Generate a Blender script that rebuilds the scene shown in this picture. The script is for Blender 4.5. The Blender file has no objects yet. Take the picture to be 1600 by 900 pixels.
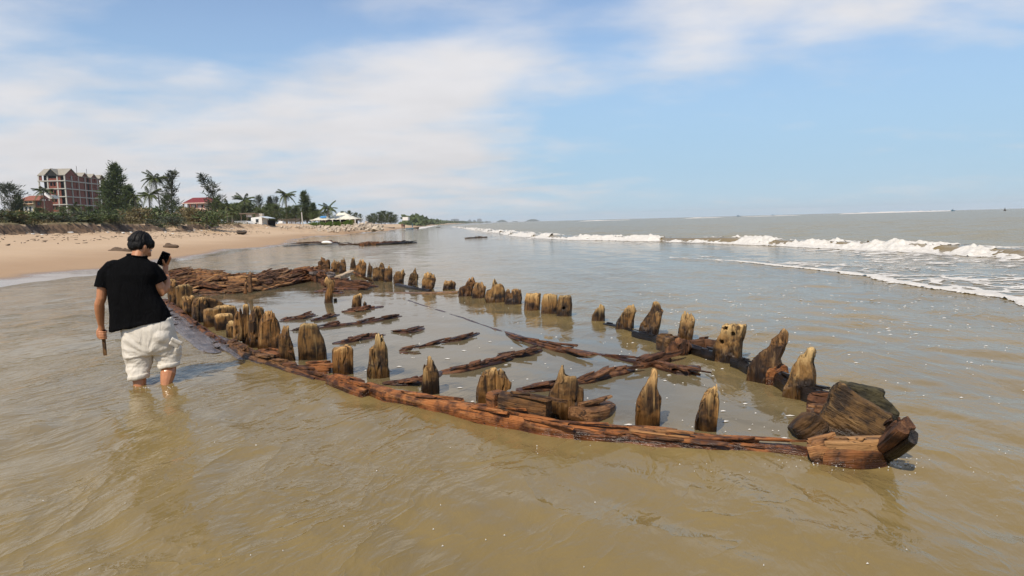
import bpy, bmesh, math, random
import numpy as np
from mathutils import Vector, Matrix
random.seed(7)
SC = bpy.context.scene
COL = SC.collection
R = math.radians
# ------------------------------------------------------------------ camera
CAM_H, FPX = 1.40, 1067.0
PITCH, ROLL = math.atan(103.5 / FPX), 0.0267
F = Vector((0, math.cos(PITCH), -math.sin(PITCH)))
U0 = Vector((0, math.sin(PITCH), math.cos(PITCH)))
HX = Vector((1, 0, 0))
RC = HX * math.cos(ROLL) - U0 * math.sin(ROLL)
UC = HX * math.sin(ROLL) + U0 * math.cos(ROLL)
CAM = Vector((0, 0, CAM_H))
cd = bpy.data.cameras.new('camera')
cd.sensor_width = 36; cd.lens = 36 * FPX / 1600; cd.clip_start = 0.05; cd.clip_end = 20000
cam = bpy.data.objects.new('camera', cd); COL.objects.link(cam)
cam.matrix_world = Matrix(((RC.x, UC.x, -F.x, CAM.x), (RC.y, UC.y, -F.y, CAM.y), (RC.z, UC.z, -F.z, CAM.z), (0, 0, 0, 1)))
SC.camera = cam
# ------------------------------------------------------------------ sky, sun, exposure
SUN_AZ, SUN_EL = R(-152), R(50)
SC.view_settings.view_transform = 'Standard'; SC.view_settings.look = 'None'
SC.view_settings.exposure = 0.40; SC.view_settings.gamma = 1.0
SC.cycles.use_denoising = True
SC.cycles.max_bounces = 6; SC.cycles.transparent_max_bounces = 12; SC.cycles.volume_bounces = 0
SC.cycles.caustics_reflective = False; SC.cycles.caustics_refractive = False

class NT:
    """tiny node-tree writer"""
    def __init__(s, tree): s.t = tree; s.t.nodes.clear()
    def n(s, typ, inp=None, **kw):
        d = s.t.nodes.new(typ)
        for k, v in kw.items(): setattr(d, k, v)
        for k, v in (inp or {}).items():
            k = d.inputs[k]
            if isinstance(v, bpy.types.NodeSocket): s.t.links.new(v, k)
            else: k.default_value = v
        return d
    def math(s, op, a, b=0.0, c=0.0, clamp=False):
        return s.n('ShaderNodeMath', {0: a, 1: b, 2: c}, operation=op, use_clamp=clamp).outputs[0]
    def vmath(s, op, a, b=(0, 0, 0)):
        d = s.n('ShaderNodeVectorMath', {0: a, 1: b}, operation=op)
        return d.outputs[1] if op in ('DOT_PRODUCT', 'LENGTH', 'DISTANCE') else d.outputs[0]
    def scale(s, v, xyz): return s.vmath('MULTIPLY', v, xyz)
    def ramp(s, f, lo, hi, smooth=True):
        d = s.n('ShaderNodeMapRange', {0: f, 1: lo, 2: hi, 3: 0.0, 4: 1.0})
        d.interpolation_type = 'SMOOTHSTEP' if smooth else 'LINEAR'
        return d.outputs[0]
    def noise(s, v, sc, det=4.0, rough=0.55, dist=0.0):
        return s.n('ShaderNodeTexNoise', {'Vector': v, 'Scale': sc, 'Detail': det, 'Roughness': rough, 'Distortion': dist}).outputs['Fac']
    def mix(s, f, a, b):
        d = s.n('ShaderNodeMix', data_type='RGBA')
        for i, v in ((0, f), (6, a), (7, b)):
            if isinstance(v, bpy.types.NodeSocket): s.t.links.new(v, d.inputs[i])
            else: d.inputs[i].default_value = (v[0], v[1], v[2], 1) if i else v
        return d.outputs[2]
    def bump(s, h, strength, dist, normal=None):
        i = {'Height': h, 'Strength': strength, 'Distance': dist}
        if normal is not None: i['Normal'] = normal
        return s.n('ShaderNodeBump', i).outputs[0]

W = bpy.data.worlds.new('World'); SC.world = W; W.use_nodes = True
w = NT(W.node_tree)
sky = w.n('ShaderNodeTexSky'); sky.sky_type = 'NISHITA'; sky.sun_disc = False
sky.sun_elevation = SUN_EL; sky.sun_rotation = SUN_AZ; sky.air_density = 1.0; sky.dust_density = 0.15; sky.ozone_density = 2.0; sky.altitude = 0
dirv = w.vmath('NORMALIZE', w.n('ShaderNodeTexCoord').outputs['Generated'])
sx = w.n('ShaderNodeSeparateXYZ', {0: dirv})
zc = w.math('MAXIMUM', sx.outputs[2], 0.0)
den = w.math('ADD', zc, 0.16)
pl = w.vmath('DIVIDE', dirv, w.n('ShaderNodeCombineXYZ', {0: den, 1: den, 2: den}).outputs[0])
pl = w.scale(pl, (1.0, 1.25, 0.0))
pl = w.vmath('ADD', pl, (3.1, 1.7, 0.0))
c1 = w.noise(pl, 0.95, 7.0, 0.56, 0.35)
c2 = w.noise(pl, 2.6, 5.0, 0.5, 0.2)
cl = w.math('ADD', w.math('MULTIPLY', c1, 0.82), w.math('MULTIPLY', c2, 0.56))
cl = w.math('SUBTRACT', cl, 0.16)
def bank(az, el, wa, we, amp):
    """a soft patch of more (or less) cloud round one compass direction, in degrees"""
    global cl
    a, e = R(az), R(el)
    d0 = Vector((math.sin(a) * math.cos(e), math.cos(a) * math.cos(e), math.sin(e))); t1 = Vector((math.cos(a), -math.sin(a), 0)); t2 = t1.cross(d0) * -1
    u = w.math('DIVIDE', w.vmath('DOT_PRODUCT', dirv, t1), math.sin(R(wa))); v = w.math('DIVIDE', w.vmath('DOT_PRODUCT', w.vmath('SUBTRACT', dirv, d0), t2), math.sin(R(we)))
    q = w.math('MULTIPLY', w.math('ADD', w.math('MULTIPLY', u, u), w.math('MULTIPLY', v, v)), -1.0)
    g = w.math('MULTIPLY', w.math('POWER', 2.718, q), w.math('GREATER_THAN', w.vmath('DOT_PRODUCT', dirv, d0), 0.0))
    cl = w.math('ADD', cl, w.math('MULTIPLY', g, amp))
cl = w.math('SUBTRACT', cl, 0.03)
for q in ((-38, 4.5, 40, 8, .36), (-40, 15, 12, 4, .04), (-8, 5, 9, 3.5, .16), (-5, 11.5, 8, 3.2, .24), (-12, 18.5, 9, 2.6, .15), (-10, 9, 12, 4, .12), (20, 19, 16, 6.5, .17), (34, 16, 16, 7, .16), (15, 11.5, 9, 2.2, .10), (-32, 18, 8, 2, .12),
          (-21, 14.4, 11, 3.6, -.26), (8, 15, 5, 5, -.2), (26, 6, 22, 6, -.22), (10, 5, 9, 4, -.12)): bank(*q)
cmask = w.math('ADD', w.math('MULTIPLY', w.ramp(cl, 0.40, 0.92), 0.88), 0.07)
shade = w.math('ADD', w.math('MULTIPLY', w.noise(pl, 1.7, 3.0, 0.5), 0.30), 0.85)
ccol = w.mix(w.ramp(zc, 0.0, 0.30), (0.555, 0.54, 0.545), (0.63, 0.62, 0.63))
ccol = w.vmath('MULTIPLY', ccol, w.n('ShaderNodeCombineXYZ', {0: shade, 1: shade, 2: shade}).outputs[0])
SKY_STRENGTH = 0.10
ccol = w.scale(ccol, (1 / SKY_STRENGTH,) * 3)
skyc = w.mix(w.math('MULTIPLY', w.ramp(zc, 0.36, 0.04), 0.82), w.scale(sky.outputs[0], (1.0, 1.04, 1.10)), (2.35, 3.9, 5.5))
bg = w.n('ShaderNodeBackground', {0: w.mix(cmask, skyc, ccol), 1: SKY_STRENGTH})
w.n('ShaderNodeOutputWorld', {0: bg.outputs[0]})

sd = bpy.data.lights.new('sun', 'SUN'); sd.energy = 3.5; sd.angle = R(0.6); sd.color = (1.0, 0.90, 0.75)
sun = bpy.data.objects.new('sun', sd); COL.objects.link(sun)
SUNV = Vector((math.sin(SUN_AZ) * math.cos(SUN_EL), math.cos(SUN_AZ) * math.cos(SUN_EL), math.sin(SUN_EL)))
sun.rotation_euler = SUNV.to_track_quat('Z', 'Y').to_euler(); sun.location = (0, 0, 30)

# ------------------------------------------------------------------ helpers
def ray(px, py): return F * FPX + RC * (px - 800) + UC * (450 - py)
def P(px, py, z=0.0):
    """photograph pixel -> point at height z"""
    d = ray(px, py); return CAM + d * ((z - CAM_H) / d.z)
def PY(px, py, y):
    """photograph pixel -> point on the upright plane y"""
    d = ray(px, py); return CAM + d * (y / d.y)
def horizon(px): return 346.5 + (800 - px) * ROLL
def tag(o, label=None, cat=None, group=None, kind=None):
    for k, v in (('label', label), ('category', cat), ('group', group), ('kind', kind)):
        if v: o[k] = v
    return o
def empty(name, loc, label, cat, group=None, rz=0.0):
    o = bpy.data.objects.new(name, None); COL.objects.link(o); o.location = loc; o.rotation_euler.z = rz
    o.empty_display_size = 0.2
    return tag(o, label, cat, group)
def link(name, me, mat=None, parent=None, local=False):
    o = bpy.data.objects.new(name, me); COL.objects.link(o)
    if mat and not me.materials: me.materials.append(mat)
    if parent:
        o.parent = parent
        if not local: o.matrix_parent_inverse = inv_world(parent)
    return o
def inv_world(p):
    m = p.matrix_basis.copy()
    q = p
    while q.parent: m = q.parent.matrix_basis @ q.matrix_parent_inverse @ m; q = q.parent
    return m.inverted()
def mesh_np(name, v, f, smooth=True):
    me = bpy.data.meshes.new(name)
    v = np.asarray(v, dtype=np.float32); f = np.asarray(f, dtype=np.int32)
    k = f.shape[1]
    me.vertices.add(len(v)); me.vertices.foreach_set('co', v.ravel())
    me.loops.add(f.size); me.loops.foreach_set('vertex_index', f.ravel())
    me.polygons.add(len(f)); me.polygons.foreach_set('loop_start', np.arange(0, f.size, k, dtype=np.int32))
    me.polygons.foreach_set('loop_total', np.full(len(f), k, dtype=np.int32))
    me.update(calc_edges=True)
    if smooth: me.polygons.foreach_set('use_smooth', np.ones(len(f), dtype=bool))
    return me
class MB:
    """collects shapes into one mesh"""
    def __init__(s): s.v = []; s.f = []
    def add(s, vs, fs):
        b = len(s.v); s.v += [tuple(q) for q in vs]; s.f += [tuple(i + b for i in f) for f in fs]
    def box(s, c, size, rot=None, taper=1.0):
        x, y, z = size[0] / 2, size[1] / 2, size[2] / 2
        vs = [Vector((sx * x * (taper if sz > 0 else 1), sy * y * (taper if sz > 0 else 1), sz * z)) for sz in (-1, 1) for sx, sy in ((-1, -1), (1, -1), (1, 1), (-1, 1))]
        if rot is not None: vs = [rot @ q for q in vs]
        s.add([q + Vector(c) for q in vs], [(3, 2, 1, 0), (4, 5, 6, 7), (0, 1, 5, 4), (1, 2, 6, 5), (2, 3, 7, 6), (3, 0, 4, 7)])
    def bar(s, a, b, r0, r1=None, n=6):
        r1 = r0 if r1 is None else r1
        s.tube([a, b], [r0, r1], n)
    def tube(s, pts, rad, n=8, flat=1.0):
        pts = [Vector(p) for p in pts]; ref = None; rings = []
        for i, p in enumerate(pts):
            t = (pts[min(i + 1, len(pts) - 1)] - pts[max(i - 1, 0)]).normalized()
            if ref is None: ref = Vector((1, 0, 0)) if abs(t.x) < 0.8 else Vector((0, 1, 0))
            a = (ref - t * ref.dot(t)).normalized(); ref = a; b = t.cross(a)
            r = rad[i]
            rings.append([p + a * (math.cos(2 * math.pi * k / n) * r) + b * (math.sin(2 * math.pi * k / n) * r * flat) for k in range(n)])
        s.loft(rings)
    def loft(s, rings):
        n = len(rings[0]); vs = [q for r in rings for q in r]; fs = []
        for i in range(len(rings) - 1):
            for k in range(n):
                a, b = i * n + k, i * n + (k + 1) % n
                fs.append((a, b, b + n, a + n))
        fs.append(tuple(range(n - 1, -1, -1))); fs.append(tuple(range((len(rings) - 1) * n, len(rings) * n)))
        s.add(vs, fs)
    def ell(s, rings, n=16, ex=1.0):
        """rings of (centre, half-axis a, half-axis b)"""
        out = []
        for c, a, b in rings:
            c, a, b = Vector(c), Vector(a), Vector(b); rr = []
            for k in range(n):
                t = 2 * math.pi * k / n; ct, st = math.cos(t), math.sin(t)
                ct = math.copysign(abs(ct) ** ex, ct); st = math.copysign(abs(st) ** ex, st)
                rr.append(c + a * ct + b * st)
            out.append(rr)
        s.loft(out)
    def ball(s, c, r, rot=None, nu=10, nv=14):
        c = Vector(c); r = Vector(r) if hasattr(r, '__len__') else Vector((r, r, r)); rings = []
        for i in range(1, nu):
            ph = math.pi * i / nu; rr = []
            for k in range(nv):
                t = 2 * math.pi * k / nv
                q = Vector((r.x * math.sin(ph) * math.cos(t), r.y * math.sin(ph) * math.sin(t), -r.z * math.cos(ph)))
                rr.append(c + (rot @ q if rot is not None else q))
            rings.append(rr)
        s.loft(rings)
    def mesh(s, name, smooth=False):
        me = bpy.data.meshes.new(name); me.from_pydata(s.v, [], s.f); me.update()
        if smooth: me.polygons.foreach_set('use_smooth', np.ones(len(s.f), dtype=bool))
        return me
    def build(s, name, mat, parent=None, smooth=False, local=False):
        return link(name, s.mesh(name, smooth), mat, parent, local)
def remesh(me, voxel, smooth=0):
    o = bpy.data.objects.new('tmp', me); COL.objects.link(o)
    m = o.modifiers.new('r', 'REMESH'); m.mode = 'VOXEL'; m.voxel_size = voxel; m.use_smooth_shade = True
    if smooth:
        q = o.modifiers.new('s', 'SMOOTH'); q.factor = 0.5; q.iterations = smooth
    dg = bpy.context.evaluated_depsgraph_get()
    out = bpy.data.meshes.new_from_object(o.evaluated_get(dg))
    bpy.data.objects.remove(o); bpy.data.meshes.remove(me)
    return out
def coords(me):
    a = np.empty(len(me.vertices) * 3, dtype=np.float32); me.vertices.foreach_get('co', a); return a.reshape(-1, 3).astype(np.float64)
def normals(me):
    a = np.empty(len(me.vertices) * 3, dtype=np.float32); me.vertex_normals.foreach_get('vector', a); return a.reshape(-1, 3).astype(np.float64)
def set_coords(me, c): me.vertices.foreach_set('co', c.astype(np.float32).ravel()); me.update()
def attr_v(me, name, a):
    at = me.attributes.new(name, 'FLOAT_VECTOR', 'POINT'); at.data.foreach_set('vector', np.asarray(a, dtype=np.float32).ravel())
def attr_f(me, name, a):
    at = me.attributes.new(name, 'FLOAT', 'POINT'); at.data.foreach_set('value', np.asarray(a, dtype=np.float32).ravel())
def _h(ix, iy, iz):
    h = (ix.astype(np.uint32) * np.uint32(374761393) + iy.astype(np.uint32) * np.uint32(668265263) + iz.astype(np.uint32) * np.uint32(2246822519))
    h = (h ^ (h >> np.uint32(13))) * np.uint32(1274126177); h = h ^ (h >> np.uint32(16))
    return h.astype(np.float64) / 4294967295.0
def vn(x, y, z=None):
    """value noise 0..1"""
    x = np.asarray(x, dtype=np.float64); y = np.asarray(y, dtype=np.float64)
    z = np.zeros_like(x) if z is None else np.asarray(z, dtype=np.float64)
    fx, fy, fz = np.floor(x), np.floor(y), np.floor(z)
    ix, iy, iz = fx.astype(np.int64), fy.astype(np.int64), fz.astype(np.int64)
    u, v, t = x - fx, y - fy, z - fz
    u, v, t = u * u * (3 - 2 * u), v * v * (3 - 2 * v), t * t * (3 - 2 * t)
    def L(a, b, k): return a + (b - a) * k
    return L(L(L(_h(ix, iy, iz), _h(ix + 1, iy, iz), u), L(_h(ix, iy + 1, iz), _h(ix + 1, iy + 1, iz), u), v),
             L(L(_h(ix, iy, iz + 1), _h(ix + 1, iy, iz + 1), u), L(_h(ix, iy + 1, iz + 1), _h(ix + 1, iy + 1, iz + 1), u), v), t)
def fbm(x, y, z=None, o=4):
    z = np.zeros_like(np.asarray(x, dtype=np.float64)) if z is None else z
    s = 0; a = 0.5; k = 1.0
    for i in range(o): s = s + a * vn(x * k + 17.3 * i, y * k + 5.1 * i, z * k + 9.7 * i); a *= 0.5; k *= 2.03
    return s / (1 - 0.5 ** o)
def sstep(x, a, b):
    t = np.clip((x - a) / (b - a), 0, 1); return t * t * (3 - 2 * t)

# ------------------------------------------------------------------ materials
def material(name, fn):
    m = bpy.data.materials.new(name); m.use_nodes = True; t = NT(m.node_tree)
    s = fn(t)
    t.n('ShaderNodeOutputMaterial', {0: s}); return m
def bsdf(t, col, rough=0.8, normal=None, spec=0.5, **kw):
    i = {'Base Color': col if isinstance(col, bpy.types.NodeSocket) else (*col, 1), 'Roughness': rough, 'Specular IOR Level': spec}
    if normal is not None: i['Normal'] = normal
    i.update(kw)
    return t.n('ShaderNodeBsdfPrincipled', i).outputs[0]
def plain(name, col, rough=0.7, var=0.25, sc=3.0, spec=0.4, bump=0.0):
    def fn(t):
        p = t.n('ShaderNodeTexCoord').outputs['Object']
        n = t.noise(p, sc, 5.0, 0.6)
        c = t.mix(n, tuple(q * (1 - var) for q in col), tuple(min(1, q * (1 + var)) for q in col))
        nb = t.bump(t.noise(p, sc * 6, 4.0), bump, 0.02) if bump else None
        return bsdf(t, c, rough, nb, spec)
    return material(name, fn)

def wood(name, dark, mid, pale, wet=0.10, wetk=0.35, red=0.0, gloss=0.35):
    """old sea timber: long grain, pits and checks; dark and shiny where the water washes it"""
    def fn(t):
        g = t.n('ShaderNodeAttribute', attribute_name='grain').outputs['Vector']
        tip = t.n('ShaderNodeAttribute', attribute_name='tip').outputs['Fac']
        rnd = t.n('ShaderNodeObjectInfo').outputs['Random']
        g = t.vmath('ADD', g, t.n('ShaderNodeCombineXYZ', {0: t.math('MULTIPLY', rnd, 37.0), 1: rnd, 2: rnd}).outputs[0])
        long_ = t.noise(t.scale(g, (30, 30, 3.0)), 1.0, 5.0, 0.6, 0.6)
        fine = t.noise(t.scale(g, (120, 120, 9)), 1.0, 3.0, 0.6)
        blot = t.noise(g, 7.0, 4.0, 0.6)
        pits = t.noise(t.scale(g, (40, 40, 22)), 1.0, 2.0, 0.5)
        c = t.mix(t.ramp(blot, 0.38, 0.60), dark, mid)
        c = t.mix(t.math('MULTIPLY', t.ramp(long_, 0.52, 0.75), 0.55), c, pale)
        c = t.mix(t.math('MULTIPLY', tip, t.ramp(long_, 0.25, 0.6)), c, pale)
        crack = t.ramp(long_, 0.45, 0.35)
        c = t.mix(t.math('MULTIPLY', crack, 0.8), c, tuple(q * 0.22 for q in dark))
        c = t.mix(t.math('MULTIPLY', t.ramp(pits, 0.36, 0.28), 0.8), c, tuple(q * 0.3 for q in dark))
        z = t.n('ShaderNodeSeparateXYZ', {0: t.n('ShaderNodeNewGeometry').outputs['Position']}).outputs[2]
        z = t.math('ADD', z, t.math('MULTIPLY', t.math('SUBTRACT', blot, 0.5), 0.16))
        wm = t.ramp(z, wet, wet * 0.25)
        wd = t.n('ShaderNodeVectorMath', {0: c, 1: (wetk, wetk * 0.92, wetk * 0.85)}, operation='MULTIPLY').outputs[0]
        c = t.mix(wm, c, wd)
        h = t.math('ADD', t.math('MULTIPLY', long_, 0.8), t.math('MULTIPLY', fine, 0.4))
        nb = t.bump(h, 1.0, 0.022)
        k = t.math('ADD', 0.72, t.math('MULTIPLY', t.math('FRACT', t.math('MULTIPLY', rnd, 7.13)), 0.55))
        rd = t.n('ShaderNodeVectorMath', {0: c, 1: (1.04, 0.90, 0.78)}, operation='MULTIPLY').outputs[0]
        c = t.mix(t.math('FRACT', t.math('MULTIPLY', rnd, 3.71)), c, rd)
        c = t.n('ShaderNodeVectorMath', {0: c, 1: t.n('ShaderNodeCombineXYZ', {0: k, 1: k, 2: k}).outputs[0]}, operation='MULTIPLY').outputs[0]
        ro = t.n('ShaderNodeMapRange', {0: wm, 1: 0.0, 2: 1.0, 3: 0.78, 4: gloss}).outputs[0]
        return bsdf(t, c, ro, nb, 0.4)
    return material(name, fn)
M_RIB = wood('rib_wood', (0.030, 0.0155, 0.006), (0.185, 0.096, 0.027), (0.50, 0.34, 0.145), wet=0.17)
M_RIBD = wood('dark_rib_wood', (0.028, 0.014, 0.006), (0.13, 0.066, 0.02), (0.36, 0.23, 0.10), wet=0.14)
M_FLOOR = wood('floor_timber_wood', (0.038, 0.015, 0.006), (0.135, 0.058, 0.023), (0.28, 0.14, 0.06), wet=0.05, wetk=0.55)
M_DECK = wood('planking_wood', (0.060, 0.026, 0.011), (0.215, 0.102, 0.038), (0.50, 0.29, 0.12), wet=0.05, wetk=0.5)
M_STRAKE = wood('strake_wood', (0.060, 0.022, 0.007), (0.26, 0.098, 0.027), (0.48, 0.27, 0.12), wet=0.07, wetk=0.6, gloss=0.2)
M_BOW = wood('bow_wood', (0.026, 0.014, 0.006), (0.105, 0.055, 0.017), (0.30, 0.18, 0.07), wet=0.10)
M_MOSS = wood('green_black_wood', (0.018, 0.016, 0.008), (0.06, 0.052, 0.024), (0.16, 0.13, 0.06), wet=0.1)
M_CHAR = wood('black_wet_wood', (0.008, 0.007, 0.006), (0.02, 0.016, 0.013), (0.06, 0.04, 0.03), wet=0.4, wetk=0.7, gloss=0.3)
M_GREY = wood('grey_wet_wood', (0.09, 0.075, 0.07), (0.16, 0.135, 0.125), (0.22, 0.19, 0.17), wet=0.09, wetk=0.75, gloss=0.2)
M_PALEWOOD = wood('bleached_wood', (0.33, 0.27, 0.19), (0.52, 0.44, 0.33), (0.68, 0.6, 0.46), wet=0.02)
# ------------------------------------------------------------------ the shore: one sheet of ground, one of water
SH_Y = [-40, 5, 19, 23, 30, 51, 74, 90, 124, 186, 300, 600, 1000, 2500, 6000]
SH_X = [-13, -13.4, -14.2, -14.0, -15.2, -18.3, -22.0, -24, -27.5, -31, -42, -68, -98, -150, -160]
def shore_x(y): return np.interp(y, SH_Y, SH_X)
_a, _b = P(430, 372.5), P(570, 366.5); _l = math.hypot(_b.x - _a.x, _b.y - _a.y)
LAG = ((_a.x + _b.x) / 2, (_a.y + _b.y) / 2, (_b.x - _a.x) / _l, (_b.y - _a.y) / _l)
def ground_z(x, y, fine=True):
    x = np.asarray(x, dtype=np.float64); y = np.asarray(y, dtype=np.float64)
    wob = (fbm(x * 0.05 + 3, y * 0.05, o=3) - 0.5) * 5.0 * sstep(y, 15, 60)
    s = (shore_x(y) - x) * 0.97 + wob
    bk = np.interp(y, [0, 45, 80, 122, 200, 400, 1000], [18, 17.2, 15.0, 13.0, 12, 14, 18])
    bk = bk + (fbm(x * 0.22, y * 0.22, o=4) - 0.5) * 3.2
    top = np.interp(y, [0, 45, 80, 122, 200], [1.42, 1.42, 1.5, 1.75, 1.6])
    bh = np.interp(y, [0, 40, 80, 110, 150, 300], [0.85, 0.85, 0.75, 0.35, 0.25, 0.3])
    t = np.clip(s / np.maximum(bk, 1), 0, 1)
    z = top * (0.55 * t + 0.45 * t ** 2.0)
    z = z + sstep(s, bk, bk + 0.55) * bh * (0.8 + 0.5 * fbm(x * 0.3, y * 0.3, o=3)) + sstep(s, bk + 2, bk + 80) * 1.0
    z = z + np.where(s > bk, (fbm(x * 0.5, y * 0.5, o=3) - 0.5) * 0.45 * sstep(s, bk, bk + 2), 0)
    if fine: z = z + (fbm(x * 1.3, y * 1.3, o=4) - 0.5) * 0.06 * sstep(s, 0.5, 6)
    ux, uy = (x - LAG[0]) * LAG[2] + (y - LAG[1]) * LAG[3], -(x - LAG[0]) * LAG[3] + (y - LAG[1]) * LAG[2]
    lag = np.exp(-(ux / 22) ** 2 - (uy / 3.2) ** 2) * sstep(fbm(x * .12, y * .12 + 30, o=3), .2, .6)
    z = z * (1 - np.clip(lag * 1.4, 0, 1)) - .06 * np.clip(lag * 1.3 - .2, 0, 1)
    sea = -0.30 - np.clip(-s - 12, 0, 200) * 0.012
    return np.where(s > 0, z, np.maximum(sea, s * 0.06))
def fan(r, a):
    rr, aa = np.meshgrid(np.asarray(r), np.asarray(a), indexing='ij')
    return rr * np.sin(aa), rr * np.cos(aa)
def gridfaces(nr, na):
    i = np.arange((nr - 1) * na).reshape(nr - 1, na)[:, :-1].ravel()
    return np.stack([i, i + 1, i + na + 1, i + na], axis=1)[:, ::-1]
def geo(a, b, k):
    n = int(math.log(b / a) / math.log(k)); return a * k ** np.arange(n + 1)
rg = np.concatenate([geo(0.6, 15, 1.06), geo(15.1, 150, 1.0065), geo(151, 5600, 1.05)])
ag = np.radians(np.arange(-72, 72.01, 0.4))
gx, gy = fan(rg, ag); gz = ground_z(gx, gy)
me = mesh_np('beach', np.stack([gx.ravel(), gy.ravel(), gz.ravel()], 1), gridfaces(*gx.shape))
def m_ground(t):
    g = t.n('ShaderNodeNewGeometry'); p = g.outputs['Position']; sp = t.n('ShaderNodeSeparateXYZ', {0: p})
    z = sp.outputs[2]; nz = t.n('ShaderNodeSeparateXYZ', {0: g.outputs['True Normal']}).outputs[2]
    big = t.noise(p, 0.12, 4.0); med = t.noise(p, 1.3, 5.0, 0.6); fine = t.noise(p, 30.0, 3.0, 0.6)
    dry = t.mix(big, (0.46, 0.315, 0.19), (0.56, 0.41, 0.265))
    dry = t.mix(t.math('MULTIPLY', t.ramp(fine, 0.35, 0.7), 0.25), dry, (0.36, 0.25, 0.15))
    dry = t.mix(t.math('MULTIPLY', t.ramp(t.noise(t.scale(p, (0.9, 0.25, 0.5)), 1.0, 5.0, 0.65), 0.60, 0.72), t.math('MULTIPLY', t.ramp(z, 0.9, 1.3), 0.6)), dry, (0.2, 0.14, 0.085))
    zz = t.math('ADD', z, t.math('MULTIPLY', t.math('SUBTRACT', big, 0.5), 0.35))
    damp = t.ramp(zz, 0.60, 0.15)
    c = t.mix(damp, dry, (0.37, 0.24, 0.135))
    wet = t.ramp(t.math('ADD', zz, t.math('MULTIPLY', t.math('SUBTRACT', med, 0.5), 0.05)), 0.11, 0.03)
    c = t.mix(wet, c, (0.23, 0.155, 0.09))
    soil = t.mix(t.ramp(t.noise(t.scale(p, (2.5, 2.5, 0.8)), 1.0, 6.0, 0.7), 0.35, 0.65), (0.035, 0.022, 0.013), (0.17, 0.105, 0.06))
    st = t.math('MULTIPLY', t.ramp(nz, 0.94, 0.80), t.ramp(z, 1.0, 1.4))
    c = t.mix(st, c, soil)
    turf = t.mix(t.noise(p, 0.9, 6.0, 0.7), (0.075, 0.075, 0.028), (0.24, 0.19, 0.095))
    c = t.mix(t.ramp(t.math('ADD', z, t.math('MULTIPLY', med, 0.3)), 2.2, 2.5), c, turf)
    ro = t.n('ShaderNodeMapRange', {0: wet, 1: 0.0, 2: 1.0, 3: 0.92, 4: 0.10}).outputs[0]
    bs = t.math('MULTIPLY', t.math('SUBTRACT', 1.0, wet), 0.5)
    nb = t.bump(t.math('ADD', med, t.math('MULTIPLY', fine, 0.2)), bs, 0.06)
    return bsdf(t, c, ro, nb, 0.5)
M_GROUND = material('sand_and_soil', m_ground)
tag(link('beach', me, M_GROUND), kind='structure')

# --- lines on the sea
BR_PX = [(700, 353.5), (745, 359.5), (814, 369), (889, 374), (1040, 376.8), (1120, 379), (1200, 382), (1350, 388), (1480, 394), (1600, 403), (1720, 416)]
BORE_PX = [(1060, 405), (1131, 409), (1234, 419), (1319, 428), (1394, 442), (1459, 453), (1553, 470), (1600, 487), (1660, 508)]
br = sorted([tuple(P(*q)[:2]) for q in BR_PX], key=lambda q: q[1]); bo = sorted([tuple(P(*q)[:2]) for q in BORE_PX], key=lambda q: q[1])
BRY = np.array([q[1] for q in br]); BRX = np.array([q[0] for q in br]) + 0.55
BOY = np.array([q[1] for q in bo]); BOX_ = np.array([q[0] for q in bo])
def breaker_x(y): return np.interp(y, BRY, BRX) + (vn(y * 0.07, y * 0 + 4.0) - 0.5) * 1.2
def bore_x(y): return np.interp(y, BOY, BOX_) + (fbm(y * 0.5, y * 0 + 9.0, o=3) - 0.5) * 0.9
def line_dist(x, y, f):
    e = 0.6; sl = (f(y + e) - f(y - e)) / (2 * e); return (x - f(y)) / np.sqrt(1 + sl * sl)
HULL = [(262, 472), (338, 528), (440, 573), (520, 592), (590, 607), (740, 640), (900, 668), (1100, 692), (1290, 712), (1400, 700), (1290, 640), (1200, 590),
        (1130, 565), (975, 515), (870, 492), (780, 470), (700, 452), (600, 437), (510, 424), (400, 420), (270, 424)]
HULL = np.array([tuple(P(*q)[:2]) for q in HULL])
def poly_dist(x, y, pg):
    """signed distance, positive inside"""
    ins = np.zeros(x.shape, bool); d = np.full(x.shape, 1e9)
    for i in range(len(pg)):
        (ax, ay), (bx, by) = pg[i], pg[(i + 1) % len(pg)]
        t = np.clip(((x - ax) * (bx - ax) + (y - ay) * (by - ay)) / ((bx - ax) ** 2 + (by - ay) ** 2), 0, 1)
        d = np.minimum(d, np.hypot(x - ax - t * (bx - ax), y - ay - t * (by - ay)))
        cond = (ay > y) != (by > y)
        with np.errstate(divide='ignore', invalid='ignore'):
            xi = (bx - ax) * (y - ay) / (by - ay) + ax
        ins ^= cond & (x < xi)
    return np.where(ins, d, -d)
rw = np.random.RandomState(5)
WAVES = []
for i in range(70):
    lam = 0.16 * (14 ** rw.rand()); an = R(200) + rw.randn() * R(38)
    WAVES.append((lam, math.cos(an), math.sin(an), rw.rand() * 6.28, 0.0030 * lam ** 0.8 * (0.5 + rw.rand())))
SWELL = []
for i in range(30):
    lam = 0.9 * (9 ** rw.rand()); an = R(205) + rw.randn() * R(30)
    SWELL.append((lam, math.cos(an), math.sin(an), rw.rand() * 6.28, 0.0046 * lam * (0.5 + rw.rand())))
LEGS = [(P(218.5, 601).x, P(218.5, 601).y, .075), (P(259.5, 600).x, P(259.5, 600).y, .06)]
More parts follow.
